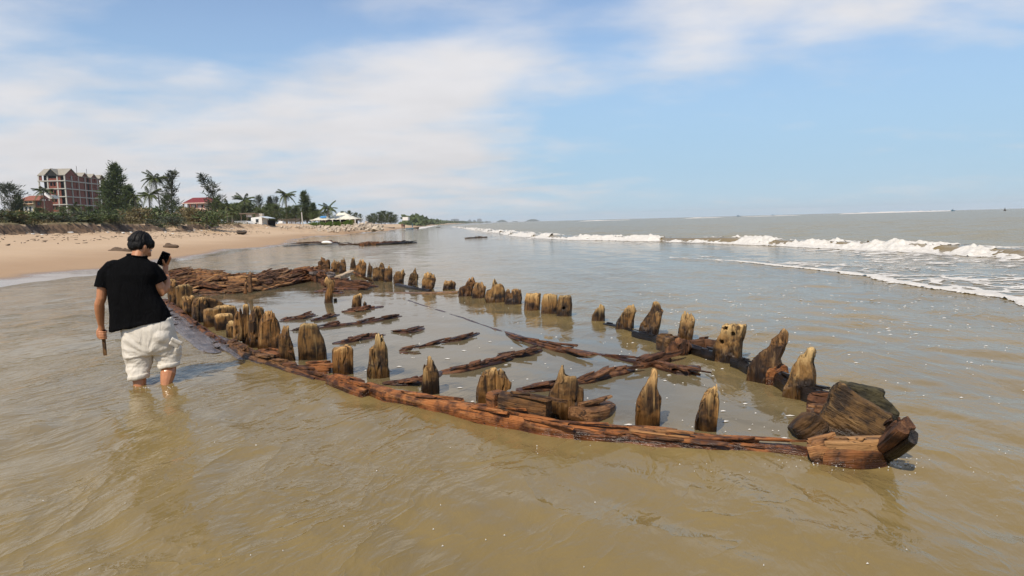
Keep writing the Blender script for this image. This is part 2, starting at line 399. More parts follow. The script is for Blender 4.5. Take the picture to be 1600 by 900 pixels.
def water_z(x, y, near=True):
    x = np.asarray(x, dtype=np.float64); y = np.asarray(y, dtype=np.float64)
    r = np.hypot(x, y); z = np.zeros_like(x)
    pd = np.full(x.shape, -9.0); mk = r < 30
    if mk.any(): pd[mk] = poly_dist(x[mk], y[mk], HULL)
    calm = 1 - 0.72 * sstep(pd, -0.25, 0.6)
    lee = 1 - 0.35 * sstep(shore_x(y) - x, -9, -1)
    gust = 0.55 + 0.9 * fbm(x * 0.25, y * 0.12, o=3)
    sp = np.where(r < 130, r * 0.0100, r * 0.03)
    xw = x + 0.10 * (fbm(x * 1.1, y * 1.1 + 7, o=2) - 0.5); yw = y + 0.10 * (fbm(x * 1.1 + 31, y * 1.1, o=2) - 0.5)
    m = r < 90
    for lam, cx, cy, ph, a in WAVES:
        q = (xw[m] * cx + yw[m] * cy) * (6.2832 / lam) + ph
        z[m] += a * sstep(lam / sp[m], 2.5, 6) * (np.sin(q) + 0.25 * np.sin(2 * q + 1.2))
    z *= calm * lee * gust * 0.52
    for lx, ly, ra in LEGS:
        d_ = np.hypot(x - lx, y - ly); z += 0.0045 * np.sin(d_ * 46) * np.exp(-d_ / .30) * sstep(d_, .0, .06) * (r < 12) + 0.007 * np.exp(-((d_ - ra) / .02) ** 2)
    db = line_dist(x, y, breaker_x)
    out = sstep(db, -2.0, 6.0) * sstep(y, 4, 9)
    m = (out > 0) & (r < 2500)
    zs = np.zeros_like(x)
    for lam, cx, cy, ph, a in SWELL:
        q = (x[m] * cx + y[m] * cy) * (6.2832 / lam) + ph
        zs[m] += a * sstep(lam / sp[m], 2.0, 5) * (np.sin(q) + 0.22 * np.sin(2 * q + 1.3))
    z += zs * out
    A = 0.25 * (0.75 + 0.5 * vn(y * 0.22, y * 0 + 1.5)) * sstep(y, 6, 16) * (1 - sstep(y, 110, 220) * 0.6) * (1 - sstep(y, 500, 900))
    z += A * np.where(db > 0, np.exp(-(db / 1.5) ** 2), np.exp(-(db / 0.42) ** 2))
    dbo = line_dist(x, y, bore_x); k = sstep(y, 5, 8) * (1 - sstep(y, 20, 26))
    z += k * 0.05 * np.where(dbo > 0, np.exp(-(dbo / 2.5) ** 2), np.exp(-(dbo / 0.22) ** 2))
    return z
rwat = np.concatenate([geo(0.5, 2.2, 1.02), geo(2.21, 130, 1.0075), geo(131, 5000, 1.03)])
aw = np.radians(np.concatenate([np.arange(-72, -40, 1.0), np.arange(-40, 40.01, 0.16), np.arange(41, 72.01, 1.0)]))
wx, wy = fan(rwat, aw); wz = water_z(wx, wy)
wf = gridfaces(*wx.shape)
keep = ((ground_z(wx, wy, False) < 0.25).ravel())[wf].any(axis=1)
me = mesh_np('sea', np.stack([wx.ravel(), wy.ravel(), wz.ravel()], 1), wf[keep])
mk = (np.hypot(wx, wy) < 30); pdw = np.full(wx.shape, -9.0); pdw[mk] = poly_dist(wx[mk], wy[mk], HULL)
attr_f(me, 'open_sea', sstep(line_dist(wx, wy, breaker_x), 0.5, 4.0) * sstep(wy, 8, 14))
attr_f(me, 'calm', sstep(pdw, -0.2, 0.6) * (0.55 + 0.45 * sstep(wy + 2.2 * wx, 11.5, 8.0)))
def m_water(t):
    g = t.n('ShaderNodeNewGeometry'); p = g.outputs['Position']
    q = t.n('ShaderNodeVectorRotate', {'Vector': p, 'Angle': R(20)}, rotation_type='Z_AXIS').outputs[0]
    warp = t.n('ShaderNodeTexNoise', {'Vector': p, 'Scale': 0.7, 'Detail': 3.0}).outputs['Color']
    q = t.vmath('ADD', q, t.scale(warp, (0.5, 0.5, 0)))
    a = t.noise(t.scale(q, (6.5, 3.0, 1)), 1.0, 3.0, 0.5, 0.4)
    b = t.noise(t.scale(q, (1.6, 0.7, 1)), 1.0, 4.0, 0.55, 0.6)
    ridge = t.math('ABSOLUTE', t.math('SUBTRACT', b, 0.5))
    ridge = t.math('POWER', t.math('MULTIPLY', ridge, 2.0), 0.6)
    patch = t.ramp(t.noise(t.scale(q, (0.5, 0.22, 1)), 1.0, 3.0), 0.35, 0.65)
    h = t.math('ADD', t.math('MULTIPLY', a, 0.35), t.math('MULTIPLY', ridge, -0.55))
    calm = t.n('ShaderNodeAttribute', attribute_name='calm').outputs['Fac']
    fin = t.noise(t.scale(q, (22, 11, 1)), 1.0, 3.0, 0.55, 0.5)
    h = t.math('ADD', h, t.math('MULTIPLY', fin, 0.16))
    st = t.math('MULTIPLY', t.math('ADD', 0.14, t.math('MULTIPLY', patch, 0.26)), t.math('SUBTRACT', 1.0, t.math('MULTIPLY', calm, 0.80)))
    st = t.math('ADD', st, t.math('MULTIPLY', t.ramp(t.n('ShaderNodeAttribute', attribute_name='open_sea').outputs['Fac'], 0.0, 1.0), 0.6))
    opn = t.n('ShaderNodeAttribute', attribute_name='open_sea').outputs['Fac']
    nb = t.bump(h, st, 0.12)
    silt = t.noise(t.scale(p, (0.35, 0.22, 1)), 1.0, 4.0, 0.6)
    c = t.mix(t.ramp(silt, 0.3, 0.7), (0.214, 0.152, 0.055), (0.266, 0.194, 0.079))
    c = t.mix(t.n('ShaderNodeAttribute', attribute_name='open_sea').outputs['Fac'], c, (0.285, 0.262, 0.185))
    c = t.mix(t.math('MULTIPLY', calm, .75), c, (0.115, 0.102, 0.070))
    s = bsdf(t, c, t.math('ADD', 0.045, t.math('MULTIPLY', opn, 0.22)), nb, t.math('SUBTRACT', 0.5, t.math('MULTIPLY', opn, 0.18)), IOR=1.33)
    tr = t.n('ShaderNodeBsdfTransparent', {0: (0.9, 0.72, 0.45, 1)}).outputs[0]
    return t.n('ShaderNodeMixShader', {0: 0.13, 1: s, 2: tr}).outputs[0]
M_WATER = material('silty_water', m_water)
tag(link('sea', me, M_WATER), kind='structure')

# --- foam
M_FOAM = material('foam', lambda t: bsdf(t, t.mix(t.noise(t.n('ShaderNodeNewGeometry').outputs['Position'], 7.0, 6.0, 0.7), (0.34, 0.30, 0.24), (0.86, 0.84, 0.80)), 0.75,  # grey-brown mottling paints shading into the white foam
                                         t.bump(t.noise(t.n('ShaderNodeNewGeometry').outputs['Position'], 25.0, 4.0), 0.6, 0.03), 0.3))
FV, FF = [], []
def foam_strip(f, y0, y1, dy, d0, d1, nd, mask, lump, hgt):
    """foam lying on the water along a line: y along, d across (seaward positive)"""
    ys = [y0]
    while ys[-1] < y1: ys.append(ys[-1] + (dy(ys[-1]) if callable(dy) else dy))
    ys = np.array(ys); ds = np.linspace(d0, d1, nd)
    yy, dd = np.meshgrid(ys, ds, indexing='ij')
    xx = f(yy) + dd
    z = water_z(xx, yy) + 0.006
    db = dd
    m = mask(xx, yy, dd)
    l = fbm(xx * 5, yy * 5, o=3); z = z + sstep(m, 0.02, 0.5) * (hgt * lump(yy, dd) * (0.1 + 1.5 * l) + 0.01)
    fc = gridfaces(*xx.shape); k = (m.ravel()[fc] > 0).sum(axis=1) >= 3
    b = sum(len(q) for q in FV)
    FV.append(np.stack([xx.ravel(), yy.ravel(), z.ravel()], 1)); FF.append(fc[k] + b)
def mk_breaker(x, y, d):
    core = np.exp(-((d + 0.55) / 0.75) ** 2) * 1.2 + np.exp(-((d - 0.5) / 0.5) ** 2) * 0.75
    brk = vn(y * 0.22, y * 0 + 1.5)
    n = fbm(x * 2.1, y * 1.3, o=4); big = vn(y * 0.8, d * .5 + 20) * .6 + .4 * vn(y * 0.25, y * 0 + 20)
    fine = fbm(x * 7, y * 5, o=3); st = fbm(x * 0.9 + d * 2, y * 0.25 + 50, o=3)
    front = np.exp(-((d + 0.15) / 0.30) ** 2) * sstep(big, .55, .35)
    return core * (0.55 + 0.75 * big) - 0.75 * (1 - n) - 0.75 * (1 - fine) - 0.5 * (1 - st) + 0.22 - 0.5 * front
foam_strip(breaker_x, 9, 260, lambda y: max(0.04, y * 0.0028), -2.4, 2.2, 110, mk_breaker, lambda y, d: (np.exp(-((d + 0.1) / 0.6) ** 2) + 0.3) * (.5 + 1.0 * vn(y * 3.6, d * 4.2)), 0.11)
def mk_apron(x, y, d):
    n = np.abs(fbm(x * 1.6 + 3, y * 3.2, o=4) - .5) * 2; b = fbm(x * .35, y * .2 + 8, o=2)
    return 0.16 - n + (b - .5) * .5 - sstep(d, -.8, -5) * .12
foam_strip(breaker_x, 9, 120, lambda y: max(0.05, y * 0.003), -5.0, -0.6, 80, mk_apron, lambda y, d: y * 0, 0.0)
foam_strip(breaker_x, 9, 120, lambda y: max(0.06, y * 0.004), 0.6, 5.0, 60, lambda x, y, d: mk_apron(x, y, -d) - .03, lambda y, d: y * 0, 0.0)
def mk_bore(x, y, d):
    e = np.exp(-((d - 0.12) / 0.16) ** 2) * 1.2 + sstep(d, -0.05, 0.2) * np.exp(-d / 0.9) * 0.55
    k = sstep(y, 6, 9) * (1 - sstep(y, 17, 22))
    n = fbm(x * 5, y * 4, o=4); n3 = fbm(x * 14, y * 9, o=3)
    lace = np.abs(fbm(x * 2.2, y * 3.0 + 60, o=4) - .5) * 2
    lc = 0.20 * k * np.exp(-np.clip(d, 0, 9) / 2.2) * sstep(d, 0, .2) - lace + (fbm(x * .6, y * .6 + 5, o=2) - .5) * .25
    return np.maximum(e * (0.45 + 0.5 * k) - 0.8 * (1 - n) - 0.6 * (1 - n3) + 0.12, lc)
foam_strip(bore_x, 6.0, 24, 0.022, -0.3, 3.2, 130, mk_bore, lambda y, d: np.exp(-(d / 0.3) ** 2), 0.02)
def mk_streak(x, y, d):
    n = fbm(x * 1.0 + 11, y * 5.5, o=4); n2 = fbm(x * 0.5, y * 0.5 + 40, o=2)
    return (n - 0.66) + (n2 - 0.5) * 0.4 - 0.04
foam_strip(bore_x, 8, 22, 0.035, 0.8, 9, 130, mk_streak, lambda y, d: y * 0, 0.0)
def mk_far(c, wv, lo):
    return lambda x, y, d: np.exp(-((d - c) / wv) ** 2) - 1.25 * (1 - fbm(x * 0.5, y * 0.12, o=4)) + lo
foam_strip(shore_x, 185, 520, 0.7, 0.5, 16, 60, lambda x, y, d: np.exp(-((d - 4) / 3.0) ** 2) * 1.1 - 1.2 * (1 - fbm(x * 0.8, y * 0.12, o=4)), lambda y, d: y * 0 + 1, 0.12)
def whitecap(pa, pb, y_, n=160):
    """a far line of white water"""
    a, b = P(*pa), P(*pb)
    xs = np.linspace(a.x, b.x, n); ds = np.linspace(-1, 1, 5)
    xx, dd = np.meshgrid(xs, ds, indexing='ij')
    t = (xx - a.x) / (b.x - a.x); yy = a.y + (b.y - a.y) * t + dd * 7
    h = (0.25 + 0.75 * fbm(xx * 0.16, xx * 0, o=3)) * y_ * np.sin(np.pi * t) ** 0.4
    z = h * (1 - dd * dd) - 0.05 + (vn(xx * 0.7, yy * 0.3) - 0.5) * 0.3 * h
    b0 = sum(len(q) for q in FV); FV.append(np.stack([xx.ravel(), yy.ravel(), z.ravel()], 1)); FF.append(gridfaces(*xx.shape) + b0)
whitecap((1312, 334.6), (1492, 329.6), 2.3); whitecap((1070, 341.4), (1130, 339.9), 1.0); whitecap((905, 345.9), (985, 343.7), 0.9)
whitecap((1160, 338.8), (1250, 336.5), 0.7)
me = mesh_np('sea_foam', np.concatenate(FV), np.concatenate(FF))
tag(link('sea_foam', me, M_FOAM), kind='stuff')
# foam flecks and spray lumps; some tiny white flecks imitate water sparkles
mb = MB(); rr = random.Random(11)
def fleck(x, y, s):
    z = float(water_z(np.array([x]), np.array([y]))[0]) + 0.004
    n = rr.randint(5, 8); a0 = rr.random() * 6; e = rr.uniform(1.0, 2.2)
    ring = [(x + s * e * math.cos(a0 + 6.283 * k / n) * rr.uniform(0.6, 1.2), y + s * math.sin(a0 + 6.283 * k / n) * rr.uniform(0.6, 1.2), z) for k in range(n)]
    mb.add(ring + [(x, y, z + 0.006)], [(k, (k + 1) % n, n) for k in range(n)])
for i in range(170):
    px, py = rr.uniform(480, 1240), rr.uniform(470, 690)
    q = P(px, py)
    if poly_dist(np.array([q.x]), np.array([q.y]), HULL)[0] > 0.15: fleck(q.x, q.y, rr.choice([0.004, 0.005, 0.006, 0.008, 0.016]))
for i in range(280):
    q = P(rr.uniform(1000, 1650), rr.triangular(430, 640, 450))
    fleck(q.x, q.y, rr.choice([0.005, 0.007, 0.010, 0.018]) * q.y / 9)
for i in range(40):
    q = P(rr.uniform(0, 1600), rr.uniform(600, 900)); fleck(q.x, q.y, rr.choice([0.0015, 0.002, 0.003]))
for (px, py, wx_, wy_, n_, s_) in ((1285, 706, 14, 2.5, 26, .008), (1300, 722, 120, 10, 40, .0022), (1405, 716, 24, 9, 20, .0032), (1040, 690, 110, 4, 16, .002), (222, 604, 12, 2, 9, .0028), (262, 604, 10, 2, 9, .0028)):  # the wide, tiny cluster off the bow imitates water sparkles in white
    for i in range(n_):
        q = P(px + rr.gauss(0, wx_), py + abs(rr.gauss(0, wy_))); fleck(q.x, q.y, s_ * rr.uniform(.5, 1.6))
mb.build('foam_and_sparkle_flecks', M_FOAM)['kind'] = 'stuff'
# ------------------------------------------------------------------ the wreck
WRECK = empty('shipwreck', P(800, 560), 'weathered timber skeleton of a wooden ship, ribs and planks half sunk in the shallow water', 'shipwreck')
def Z(o, s): return lambda pts: [(o[0] + x / s, o[1] + y / s) for x, y in pts]
def weather(me, g, amp, vox, seed, ztop=None, tipk=0.12, splin=0.05):
    """eat the timber along its grain g (across, across, along)"""
    c = coords(me); n = normals(me); o = seed * 7.31
    gr = g(c)
    a = fbm(gr[:, 0] * 14 + o, gr[:, 1] * 14, gr[:, 2] * 2.6, o=3) - 0.5
    b = fbm(gr[:, 0] * 5 + o, gr[:, 1] * 5 + 3, gr[:, 2] * 4 + 8, o=3) - 0.5
    r = np.abs(vn(gr[:, 0] * 34 + o, gr[:, 1] * 34, gr[:, 2] * 4.0) - 0.5) * 2
    hz_ = sstep(vn(gr[:, 0] * 9 + o, gr[:, 1] * 9, gr[:, 2] * 3 + 2), .35, .6)
    d = a * 1.5 + b * 1.0 - sstep(r, 0.20, 0.0) * 0.75 * hz_ + (np.floor(vn(gr[:, 0] * 16, gr[:, 1] * 16 + o, gr[:, 2] * 2.4) * 3) / 3 - .33) * .6
    c = c + n * (d * amp)[:, None]
    zt = c[:, 2].max(); zb = max(c[:, 2].min(), 0)
    k = sstep(c[:, 2], zb + (zt - zb) * .62, zt)
    c[:, 2] += ((sstep(vn(gr[:, 0] * 46 + o, gr[:, 1] * 30), .35, .65) - .95) * .75 + (sstep(vn(gr[:, 0] * 17 + o, gr[:, 1] * 14), .3, .7) - .85) * .5) * splin * k
    set_coords(me, c)
    attr_v(me, 'grain', gr)
    zt = c[:, 2].max() if ztop is None else ztop
    attr_f(me, 'tip', sstep(c[:, 2], zt - tipk, zt) * 0.9)
def rib(pts, depth=0.15, yaw=0.0, bulge=0.03, bc=0.6, mat=None, amp=None, base=None, lift=0.0, name='rib', parent=None, tipk=0.10, lean=0.0, sink=0.2, back=0.86, label=None, splin=0.04, vk=1.0, sm=0, holes=(), grot=0.0, drop=1.0):
    """an upright timber: its face outline stands on the water where the photograph shows it"""
    ymax = max(p[1] for p in pts); hpx = ymax - min(p[1] for p in pts)
    if base is None:
        lo = [p for p in pts if p[1] > ymax - 0.10 * hpx]
        base = (sum(p[0] for p in lo) / len(lo), ymax)
    B = P(base[0], base[1], lift)
    d = Vector((B.x, B.y, 0)).normalized(); d = Matrix.Rotation(yaw, 3, 'Z') @ d
    rt = Vector((d.y, -d.x, 0)); D = math.hypot(B.x, B.y)
    uv = []
    for p in pts:
        rv = ray(*p); t = (B - CAM).dot(d) / rv.dot(d); q = CAM + rv * t
        z = q.z
        if p[1] > ymax - 0.13 * hpx: z = lift - sink
        uv.append(((q - B).dot(rt), z))
    uc = sum(u for u, _ in uv) / len(uv); hw = max(u for u, _ in uv) - min(u for u, _ in uv)
    u0 = min(u for u, _ in uv)
    n = len(uv); vs = []
    for k, (dd, sc) in enumerate(((0.0, 0.95), (0.10, 1.0), (0.85, 0.98), (1.0, back))):
        for u, z in uv:
            vs.append(B + rt * (uc + (u - uc) * sc) + d * (dd * depth + lean * max(z, 0)) + Vector((0, 0, z - (0.012 if dd == 0 else 0) - dd * depth * max(0.0, CAM_H - z) / D * (1.0 if z > 0 else 0) * drop)) - Vector((0, 0, B.z)))
    fs = [tuple(range(n))[::-1], tuple(range(3 * n, 4 * n))]
    for k in range(3):
        for i in range(n): fs.append((k * n + i, k * n + (i + 1) % n, (k + 1) * n + (i + 1) % n, (k + 1) * n + i))
    me = bpy.data.meshes.new(name); me.from_pydata([tuple(v) for v in vs], [], fs); me.update()
    bm = bmesh.new(); bm.from_mesh(me); bmesh.ops.recalc_face_normals(bm, faces=bm.faces); bm.to_mesh(me); bm.free()
    vox = max(0.0065, D * 0.0012) * vk
    me = remesh(me, vox, sm)
    c = coords(me); rtn, dn = np.array(rt), np.array(d)
    u = (c - np.array(B)) @ rtn; w_ = (c - np.array(B)) @ dn
    front = np.clip(1 - w_ / depth, 0, 1)
    k = np.clip(1 - np.abs((u - u0) / hw - bc) / max(bc, 1 - bc), 0, 1)
    c -= dn * (front * bulge * k)[:, None]; set_coords(me, c)
    for hx, hy in holes:                                     # trenail holes
        rv = ray(hx, hy); t = (B - CAM).dot(d) / rv.dot(d); q = np.array(CAM + rv * t)
        du = (c - q) @ rtn; dz = c[:, 2] - q[2]; c += dn * ((np.hypot(du, dz) < .021) * (w_ < depth * .5) * .07)[:, None]
    set_coords(me, c)
    s = rib.n = rib.n + 1
    cg, sg = math.cos(grot), math.sin(grot)
    weather(me, lambda c: np.stack([((c - np.array(B)) @ rtn) * cg + c[:, 2] * sg, (c - np.array(B)) @ dn, c[:, 2] * cg - ((c - np.array(B)) @ rtn) * sg], 1), amp or max(0.022, 0.0018 * D), vox, s, tipk=tipk, splin=splin * min(1.5, .5 + D / 12))
    o = link(name, me, mat or M_RIB, parent or WRECK)
    if label: o['label'] = label
    return o
rib.n = 0
def beam(path, w_, h_, mat, name='plank', amp=0.012, ds=None, shards=0, taper=0.15, parent=None, roll=0.0, seed=None, shard_len=0.35, shard_h=0.03, sag=0.0, label=None, tip=0.0):
    """a long timber swept along a path of points (z is its top), with split-off flakes"""
    path = [Vector(p) for p in path]; s = beam.n = beam.n + 1; rnd = random.Random(100 + s)
    L = sum((path[i + 1] - path[i]).length for i in range(len(path) - 1)); ym = sum(p.y for p in path) / len(path)
    ds = ds or max(0.025, ym * 0.004); n = max(5, int(L / ds))
    def at(t):
        d = t * L
        for i in range(len(path) - 1):
            l = (path[i + 1] - path[i]).length
            if d <= l or i == len(path) - 2: return path[i].lerp(path[i + 1], min(1.05, d / l)), (path[i + 1] - path[i]).normalized()
            d -= l
    prof = [(-.5, -.15), (-.5, -.5), (-.5, -.85), (-.3, -1), (0, -1), (.3, -1), (.5, -.85), (.5, -.5), (.5, -.15), (.4, -.03), (.28, 0), (.15, 0), (0, 0), (-.15, 0), (-.28, 0), (-.4, -.03)]
    mb = MB(); rings = []; grain = []
    for i in range(n + 1):
        t = i / n; p, tg = at(t)
        if 0 < t < 1: tg = (at(min(1, t + .03))[0] - at(max(0, t - .03))[0]).normalized()
        a = Vector((tg.y, -tg.x, 0)).normalized(); b = a.cross(tg)
        if b.z < 0: b = -b
        k = 1 - taper * (abs(2 * t - 1) ** 6)
        wv = 0.75 + 0.5 * vn(np.array(t * L * 1.7), np.array(s * 3.3)); hv = 0.8 + 0.4 * vn(np.array(t * L * 2.5), np.array(s * 5.7))
        cr, sr = math.cos(roll), math.sin(roll); rr_ = []
        for (u, v) in prof:
            u2, v2 = u * w_ * wv * k, v * h_ * hv * k
            rr_.append(p + a * (u2 * cr - v2 * sr) + b * (u2 * sr + v2 * cr - sag * math.sin(math.pi * t))); grain.append((u2, v2, t * L))
        rings.append(rr_)
    mb.loft(rings)
    for i in range(shards):
        t = rnd.random() * (1 - min(.85, shard_len / L)); p, tg = at(t); a = Vector((tg.y, -tg.x, 0)).normalized(); b = a.cross(tg)
        if b.z < 0: b = -b
        l = shard_len * rnd.uniform(0.4, 1.5); ww = w_ * rnd.uniform(0.12, 0.42); hh = shard_h * rnd.uniform(0.5, 1.5)
        off = p + a * rnd.uniform(-.34, .34) * w_ + b * rnd.uniform(-0.35, 0.9) * shard_h
        tl = rnd.uniform(-.02, .10); T = (tg + b * tl + a * rnd.uniform(-.12, .12)).normalized(); A = T.cross(b).normalized(); Bn = A.cross(T)
        if Bn.z < 0: Bn = -Bn
        jag = [rnd.uniform(0, .25) * l for _ in range(4)]
        def pt(x, y, z): return off + T * x + A * y + Bn * z
        vs = []
        for x, sc in ((0, .75), (l * .35, 1), (l * .7, .95), (l, .6)):
            for (y, z) in ((-1, -1), (1, -1), (1, .6), (.3, 1), (-1, .75)):
                xj = x - (jag[int((y + 1) * 1.5)] if x == l else 0) + (jag[3 - int((y + 1) * 1.5)] if x == 0 else 0)
                vs.append(pt(xj, y * ww * .5 * sc + rnd.uniform(-.1, .1) * ww, z * hh * .5 * (1 if x else .8)))
                grain.append((y * ww * .5 + i * .13, z * hh * .5, x))
        fs = []
        for q in range(3):
            for k in range(5): fs.append((q * 5 + k, q * 5 + (k + 1) % 5, q * 5 + 5 + (k + 1) % 5, q * 5 + 5 + k))
        fs += [(4, 3, 2, 1, 0), (15, 16, 17, 18, 19)]
        mb.add(vs, fs)
    me = mb.mesh(name)
    bm = bmesh.new(); bm.from_mesh(me); bmesh.ops.recalc_face_normals(bm, faces=bm.faces); bm.to_mesh(me); bm.free()
    c = coords(me); nn = normals(me); g = np.array(grain)
    core = np.zeros(len(c)); core[:(n + 1) * 16] = 1
    a = fbm(g[:, 0] * 22 + s * 9, g[:, 1] * 22, g[:, 2] * 2.2, o=3) - .5
    b = fbm(g[:, 0] * 6 + s * 3, g[:, 1] * 6, g[:, 2] * 5, o=3) - .5
    st = np.floor(vn(g[:, 0] * 12 + s, g[:, 2] * 3.0 + s * 2) * 4) / 4 - .5
    c += nn * ((a * 1.4 + b * 1.2 + st * .8) * amp * (0.25 + 0.75 * core))[:, None]
    set_coords(me, c); attr_v(me, 'grain', g); attr_f(me, 'tip', np.full(len(c), tip))
    o = link(name, me, mat, parent or WRECK)
    if label: o['label'] = label
    return o
beam.n = 0
def line(px, z): return [P(x, y, z if not isinstance(z, (list, tuple)) else z[i]) for i, (x, y) in enumerate(px)]

# --- far side, stern to bow: every rib stands where it meets the water
z5 = Z((480, 380), 5.0); zb = Z((620, 400), 5.333); zc_ = Z((880, 440), 5.333); z8 = Z((1080, 480), 3.46); z4 = Z((240, 400), 4.5); z6 = Z((500, 480), 5.0); z7 = Z((740, 540), 4.0)
FAR = [
    (z5([(92, 225), (88, 150), (118, 112), (124, 104), (130, 120), (175, 122), (182, 150), (178, 228)]), .2, .3, .75),
    (z5([(175, 228), (186, 150), (200, 130), (222, 142), (262, 135), (268, 228)]), .2, -.2, .4),
    (z5([(240, 232), (258, 165), (272, 115), (288, 101), (303, 122), (306, 228)]), .18, 0, .6),
    (z5([(318, 240), (345, 160), (354, 116), (369, 120), (380, 165), (390, 240)]), .18, .1, .6),
    (z5([(364, 258), (378, 175), (400, 140), (425, 130), (455, 146), (461, 190), (450, 258)]), .2, -.2, .5),
    (z5([(455, 262), (478, 190), (488, 142), (498, 150), (500, 172), (512, 182), (506, 265)]), .18, .3, .4),
    (z5([(500, 290), (512, 195), (530, 184), (560, 188), (566, 158), (580, 154), (602, 186), (594, 295)]), .2, -.2, .7),
    (z5([(598, 300), (610, 205), (628, 178), (645, 170), (655, 186), (668, 198), (662, 290), (640, 304)]), .18, .1, .5),
    (z5([(660, 316), (672, 262), (692, 226), (735, 222), (748, 205), (752, 222), (763, 240), (746, 268), (742, 312)]), .2, -.3, .3),
    (z5([(765, 332), (800, 250), (822, 230), (826, 200), (836, 186), (845, 195), (850, 240), (864, 252), (852, 318), (835, 332)]), .2, -.2, .4),
    (z5([(877, 362), (898, 290), (915, 236), (940, 226), (962, 230), (968, 250), (985, 240), (1002, 286), (986, 342), (930, 352)]), .22, -.3, .5),
    (z5([(1042, 363), (1070, 302), (1098, 278), (1115, 286), (1142, 286), (1160, 316), (1142, 360)]), .2, -.3, .4),
    (zb([(498, 336), (520, 268), (570, 246), (598, 194), (635, 182), (650, 226), (628, 262), (612, 332)]), .2, -.3, .4),
    (zb([(612, 352), (625, 292), (650, 228), (690, 224), (741, 236), (736, 292), (716, 352)]), .2, -.2, .4),
    (zb([(726, 350), (742, 288), (790, 274), (798, 215), (812, 188), (822, 206), (835, 236), (860, 236), (882, 246), (896, 282), (906, 332), (880, 378), (765, 388)]), .22, -.2, .55),
    (zb([(890, 398), (904, 332), (910, 284), (960, 276), (1035, 284), (1042, 352), (1012, 402), (950, 404)]), .22, -.1, .6),
    (zb([(1053, 452), (1060, 380), (1072, 312), (1190, 309), (1189, 362), (1170, 442)]), .22, -.35, .5),
    (zb([(1190, 474), (1204, 380), (1222, 320), (1280, 316), (1336, 322), (1342, 480)]), .24, -.1, .5),
    (zb([(1318, 508), (1330, 420), (1350, 328), (1440, 331), (1449, 400), (1440, 494)]), .22, -.35, .75),
    (zc_([(220, 327), (240, 280), (266, 240), (290, 212), (303, 180), (314, 172), (325, 200), (341, 210), (338, 322), (290, 336)]), .16, -.4, .45),
    (zc_([(410, 402), (440, 342), (466, 300), (490, 260), (514, 206), (540, 198), (590, 206), (596, 240), (578, 320), (560, 388), (500, 408)]), .18, -.4, .5),
    (zc_([(600, 458), (640, 352), (672, 310), (702, 270), (725, 215), (745, 174), (782, 178), (802, 192), (823, 246), (806, 312), (790, 372), (742, 458)]), .19, -.4, .55),
    (zc_([(940, 478), (950, 438), (960, 400), (975, 302), (990, 256), (1040, 260), (1070, 254), (1089, 302), (1086, 352), (1042, 490)]), .19, -.3, .55),
    (zc_([(1195, 654), (1240, 542), (1275, 470), (1302, 422), (1310, 372), (1350, 360), (1440, 364), (1502, 366), (1482, 452), (1462, 504), (1442, 652), (1330, 672)]), .22, -.45, .5),
    (z8([(275, 378), (300, 330), (330, 282), (368, 250), (410, 220), (440, 170), (470, 132), (490, 128), (507, 152), (506, 192), (492, 236), (470, 282), (482, 310), (420, 362), (380, 388), (300, 398)]), .24, -.4, .5),
    (z8([(480, 474), (498, 430), (520, 392), (530, 360), (540, 332), (566, 284), (592, 244), (612, 228), (640, 232), (656, 238), (646, 270), (640, 302), (650, 340), (656, 372), (656, 422), (602, 488)]), .22, -.4, .5),
]
for i, (pts, dp, yw, bc) in enumerate(FAR):
    rib(pts, dp, yw * .35, 0.035, bc, amp=.014 if i in (15, 16, 17, 18) else None, splin=.012 if i in (16, 17, 18, 23) else .085, lean=0.18 if i > 11 else 0.1, mat=M_RIBD if i in (0, 5, 11, 12, 13, 15, 24) else M_RIB, tipk=0.16 if i % 3 else .05, holes={18: [(880.6, 481.6)], 23: [(1144.5, 522.5), (1127, 535), (1133, 513)], 3: [(560, 416)]}.get(i, ()))
